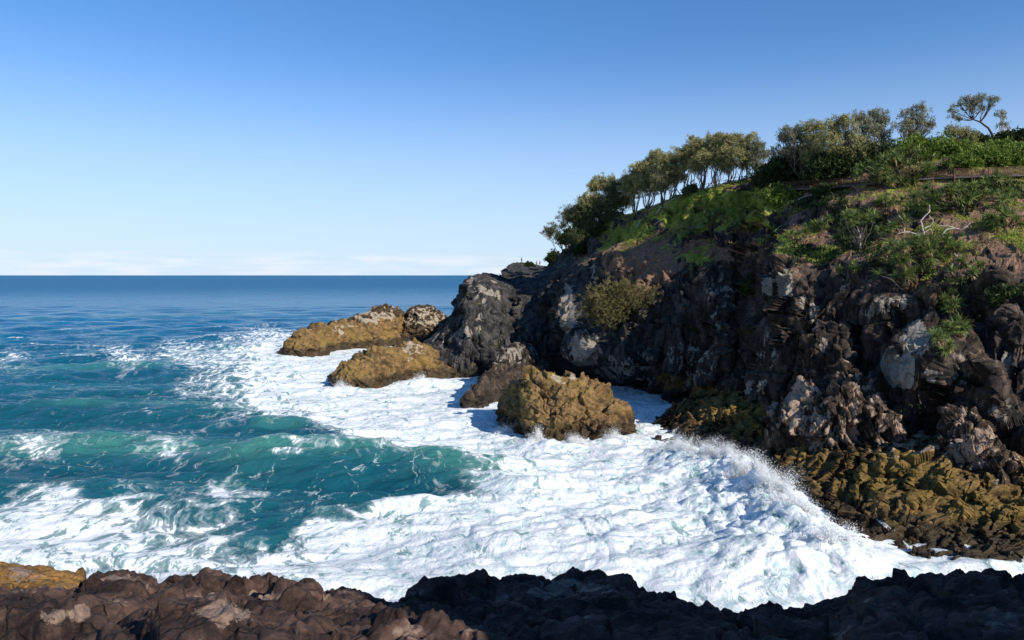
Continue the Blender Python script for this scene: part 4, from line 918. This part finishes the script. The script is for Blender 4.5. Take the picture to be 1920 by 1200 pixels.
deadwood([[(1466, 390), (1480, 380), (1500, 373)], [(1480, 384), (1510, 370), (1545, 366)]], 'grey fallen branches beside the foot of the boardwalk', .12)

# turf, dry grass and litter standing on the ground
def ground_cover(name, label, mat, n, want, h, w, seed):
    rng = np.random.default_rng(seed); g = HG[::1]; nr, nc = g.shape[:2]
    i = rng.integers(0, 560, n * 6); j = rng.integers(0, nc, n * 6)
    keep = want(g[i, j], HGRASS[i, j]) > rng.random(n * 6); i, j = i[keep][:n], j[keep][:n]
    Pn = g[i, j]; k = 7; m = len(Pn)
    C = np.repeat(Pn, k, 0) + rng.normal(size=(m * k, 3)) * np.array([.22, .22, .03])
    A = unit(rng.normal(size=(m * k, 3)) * .55 + np.array([0, 0, 1.0])); L = h * rng.uniform(.5, 1.3, (m * k, 1))
    B = unit(np.cross(A, rng.normal(size=(m * k, 3)))) * w
    V, F = quads(C + A * L * .45, A * L * .5, B)
    tag(link(name, npmesh(name, V, F, False), M[mat]), label, 'grass', kind='stuff')
ground_cover('grass', 'green turf on the top of the headland', 'grassb', 20000, lambda p, g: sst(.25, .6, g + .5 * perlin(p * .35, 5)), .19, .10, 3)
ground_cover('dry_grass', 'straw coloured dead grass on the slope', 'straw', 7000, lambda p, g: sst(24, 27, p[:, 2]) * sst(.15, .35, g) * sst(.0, .25, perlin(p * .22, 8)), .28, .10, 4)
ground_cover('undergrowth', 'low dark scrub covering the slope under the boardwalk', 'leafdark', 5000, lambda p, g: sst(22, 25, p[:, 2]) * sst(1440, 1520, PX(p)[0]) * sst(-.05, .2, perlin(p * .16, 12)), .55, .16, 5)

# ------------------------------------------------------------------ boardwalk
BWP = [(1440, 357, 119), (1487, 353, 114), (1540, 351, 112), (1602, 346, 110.5), (1680, 338, 109.5), (1750, 333, 108.5), (1789, 331, 107.5), (1850, 329, 107), (1925, 327, 106.5), (2010, 325, 106), (2100, 322, 106)]
yb = [seat(a[0], a[1] + 5)[0][1] - .6 for a in BWP]; yb = [sum(yb[max(0, i - 1):i + 2]) / len(yb[max(0, i - 1):i + 2]) for i in range(len(yb))]
bw = [P(a[0], a[1], y_) for a, y_ in zip(BWP, yb)]
root = empty('boardwalk', bw[0]); deck = MB(); under = MB(); line = [bw[0]]
for a, b in zip(bw[:-1], bw[1:]):
    n = max(1, round(np.linalg.norm(b - a) / 2.4)); line += [a + (b - a) * k / n for k in range(1, n + 1)]
sides = []
for i, p_ in enumerate(line):
    t_ = line[min(i + 1, len(line) - 1)] - line[max(i - 1, 0)]; s_ = unit(np.array([t_[1], -t_[0], 0.0])); sides.append((p_ + s_ * .75, p_ - s_ * .75))
for i in range(len(line) - 1):
    (a, a2), (b, b2) = sides[i], sides[i + 1]
    n = int(np.linalg.norm(b - a) / .15)
    for k in range(n):
        u0, u1 = a + (b - a) * (k + .04) / n, a + (b - a) * (k + .93) / n; v0, v1 = a2 + (b2 - a2) * (k + .04) / n, a2 + (b2 - a2) * (k + .93) / n
        dz = np.array([0, 0, .045]); V = [u0, u1, v1, v0, u0 - dz, u1 - dz, v1 - dz, v0 - dz]
        deck.add(V, [(0, 1, 2, 3), (7, 6, 5, 4), (0, 4, 5, 1), (1, 5, 6, 2), (2, 6, 7, 3), (3, 7, 4, 0)])
    under.bar(a - [0, 0, .19], b - [0, 0, .19], .09, .24); under.bar(a2 - [0, 0, .19], b2 - [0, 0, .19], .09, .24)
deck.build('deck', M['timber'], root); under.build('bearers', M['timbergrey'], root)
for i, (a, a2) in enumerate(sides):
    for q in (a, a2):
        mb = MB(); f = down(q[0], q[1]); zb = min(q[2] - .3, f[0].z - .3) if f else q[2] - 2
        mb.bar([q[0], q[1], zb], [q[0], q[1], q[2] + 1.08], .11, .11); mb.build('post', M['timber'], root)
for i in range(len(line) - 1):
    for s_ in (0, 1):
        a, b = sides[i][s_], sides[i + 1][s_]; mb = MB(); e = unit(b - a) * .058
        mb.bar(a + e + [0, 0, 1.02], b - e + [0, 0, 1.02], .12, .05); mb.bar(a + e + [0, 0, .14], b - e + [0, 0, .14], .05, .08)
        n = int(np.linalg.norm(b - a) / .21)
        for k in range(1, n):
            q = a + (b - a) * k / n; mb.bar(q + [0, 0, .18], q + [0, 0, .995], .034, .034)
        mb.build('balustrade_panel', M['timber'], root)
tag(root, 'red timber boardwalk with slatted railings crossing the top of the slope', 'boardwalk')
# thin fence on the dome among the trees
root = None; fp = [seat(x, y)[0] for x, y in [(1312, 356), (1328, 352), (1344, 349), (1360, 346), (1376, 343), (1392, 341), (1408, 339)]]
root = empty('fence', fp[0])
for p_ in fp:
    mb = MB(); mb.bar(p_ - [0, 0, .3], p_ + [0, 0, 1.1], .1, .1); mb.build('post', M['timbergrey'], root)
for h_ in (.5, 1.02):
    mb = MB()
    for a, b in zip(fp[:-1], fp[1:]): mb.bar(a + [0, -.07, h_], b + [0, -.07, h_], .05, .07)
    mb.build('rail', M['timbergrey'], root)
tag(root, 'low grey post and rail fence among the ridge trees', 'fence')

# ------------------------------------------------------------------ people on the lookout
def skinned(name, verts, edges, radii, mat, parent):
    me = bpy.data.meshes.new(name); me.from_pydata(verts, edges, []); o = link(name, me, mat, parent)
    bpy.context.view_layer.objects.active = o
    md = o.modifiers.new('Skin', 'SKIN'); sv = me.skin_vertices
    if not sv:
        bpy.ops.object.select_all(action='DESELECT'); o.select_set(True)
        sv = me.skin_vertices
    for k, r in zip(sv[0].data, radii): k.radius = (r, r)
    for k in sv[0].data: k.use_root = False
    sv[0].data[0].use_root = True; md.use_smooth_shade = True
    s2 = o.modifiers.new('Subdivision', 'SUBSURF'); s2.levels = 1; s2.render_levels = 2; return o
def person(px, py, turn, label, shirt, legs, hairlong=False, arm=0):
    b, _ = seat(px, py); root = empty('person', b); root.rotation_euler = (0, 0, turn)
    V = []; E = []; Rd = []
    def v(x, y, z, r, par=None):
        V.append((x, y, z)); Rd.append(r)
        if par is not None: E.append((par, len(V) - 1))
        return len(V) - 1
    pel = v(0, 0, .95, .13); wa = v(0, 0, 1.10, .12, pel); ch = v(0, .01, 1.32, .145, wa); nk = v(0, 0, 1.47, .055, ch); jaw = v(0, -.01, 1.56, .07, nk); hd = v(0, 0, 1.65, .092, jaw); v(0, .01, 1.72, .06, hd)
    v(0, -.105, 1.62, .014, hd)
    for s in (-1, 1):
        hip = v(s * .09, 0, .88, .09, pel); kn = v(s * .10, -.02, .49, .06, hip); an = v(s * .11, .02, .09, .04, kn); v(s * .12, -.13, .04, .035, an)
        v(s * .095, .0, 1.64, .018, hd)
        sh = v(s * .18, 0, 1.40, .058, ch); hang = arm and s == 1
        el = v(s * .25, .02, 1.12, .042, sh) if not hang else v(s * .26, -.12, 1.17, .042, sh)
        wr = v(s * .26, -.08, .88, .028, el) if not hang else v(s * .13, -.30, 1.38, .028, el)
        w0 = np.array(V[wr]); d = unit(w0 - np.array(V[el])); pm = w0 + d * .07; pi_ = v(*pm, .026, wr)
        sidev = unit(np.cross(d, [s, 0, .1]))
        for k in range(4):
            f0 = pm + sidev * (k - 1.5) * .021 + d * .045; f1 = v(*f0, .009, pi_); v(*(f0 + d * (.03 + .006 * (k in (1, 2))) + np.array([-s * .012, 0, 0])), .008, f1)
        v(*(w0 + d * .05 + sidev * -.05), .010, pi_)
    skinned('body', V, E, Rd, M['skin'], root)
    skinned('shirt', [(0, 0, .93), (0, 0, 1.10), (0, .01, 1.32), (0, 0, 1.43), (-.18, 0, 1.40), (.18, 0, 1.40), (-.235, .012, 1.2), (.235, .012 - (.09 if arm else 0), 1.2)], [(0, 1), (1, 2), (2, 3), (2, 4), (2, 5), (4, 6), (5, 7)], [.15, .14, .165, .075, .075, .075, .062, .062], M[shirt], root)
    skinned('shorts' if legs == 'cloth_dark' else 'trousers', [(0, 0, .97), (-.09, 0, .86), (.09, 0, .86), (-.10, -.01, .5), (.10, -.01, .5)] , [(0, 1), (0, 2), (1, 3), (2, 4)], [.15, .11, .11, .08, .08], M[legs], root)
    skinned('hair', [(0, .02, 1.66), (0, .015, 1.735)] + ([(0, .075, 1.55), (0, .08, 1.42)] if hairlong else [(0, .06, 1.60)]), [(0, 1), (0, 2)] + ([(2, 3)] if hairlong else []), [.095, .07, .06] + ([.05] if hairlong else []), M['hair'], root)
    for s in (-1, 1):
        me = bpy.data.meshes.new('eye'); import bmesh
        bm = bmesh.new(); bmesh.ops.create_icosphere(bm, subdivisions=1, radius=.012); bm.to_mesh(me); bm.free()
        e = link('eye', me, M['hair'], root); e.location = (s * .033, -.088, 1.655)
    return tag(root, label, 'person', 'people standing on the lookout')
M['cloth_grey'] = plain('grey_cloth', (.10, .10, .11), (.16, .16, .17), 8); M['cloth_dark'] = plain('dark_cloth', (.02, .025, .04), (.04, .045, .06), 8)
M['cloth_blue'] = plain('blue_cloth', (.10, .28, .50), (.16, .36, .60), 8); M['cloth_red'] = plain('red_cloth', (.42, .05, .06), (.52, .08, .08), 8)
person(978, 493, 2.4, 'person in dark grey standing alone on top of the lookout rock', 'cloth_grey', 'cloth_dark')
person(1006, 499, -.5, 'person in a light blue shirt standing left of the one in red', 'cloth_blue', 'cloth_dark', True)
person(1012, 497, .6, 'person in a dark red shirt standing right of the one in blue', 'cloth_red', 'cloth_dark', False, 1)

# ------------------------------------------------------------------ water running off the shelf
def runoff(lines):
    V = []; F = []
    for ln, wd in lines:
        for s in range(int(3 + wd * 12)):
            ph = RNG.random() * 6; dx = RNG.normal() * wd * 3.5; last = None; L0 = len(ln)
            t0, t1 = sorted((RNG.uniform(0, .35), RNG.uniform(.6, 1)))
            for k in range(26):
                t = t0 + (t1 - t0) * k / 25; f = t * (L0 - 1); i = min(int(f), L0 - 2); f -= i
                x = ln[i][0] * (1 - f) + ln[i + 1][0] * f + dx * (.4 + t) + 1.2 * math.sin(k * .5 + ph); y = ln[i][1] * (1 - f) + ln[i + 1][1] * f
                h = hit(x, y, ('shelf',))
                if h is None: last = None; continue
                c = np.array(h[0]) + np.array([0, -.05, .04]); w = .006 + .013 * RNG.random()
                if last is not None and np.linalg.norm(c - last) > .55: last = None
                V += [c - [w, 0, 0], c + [w, 0, 0], c + [w * .5, -.03, .03]]; b = len(V)
                if last is not None: F += [(b - 6, b - 4, b - 1, b - 3), (b - 4, b - 5, b - 2, b - 1)]
                last = c
    tag(link('runoff', npmesh('runoff', np.array(V), np.array(F), True), M['spray']), 'white threads of water draining off the layered ledge', 'runoff', kind='stuff')
runoff([([(1690, 1012), (1700, 1022), (1708, 1038)], .4), ([(1552, 968), (1556, 985), (1562, 1004)], .9), ([(1540, 990), (1542, 1010)], .6),
        ([(1580, 1010), (1582, 1026)], .6), ([(1640, 972), (1660, 985), (1680, 1003)], .6), ([(1270, 800), (1258, 815), (1250, 832)], 1.0), ([(1300, 815), (1292, 830), (1285, 845)], 1.0), ([(1240, 800), (1232, 815)], .8), ([(1600, 985), (1602, 1000)], .5)])
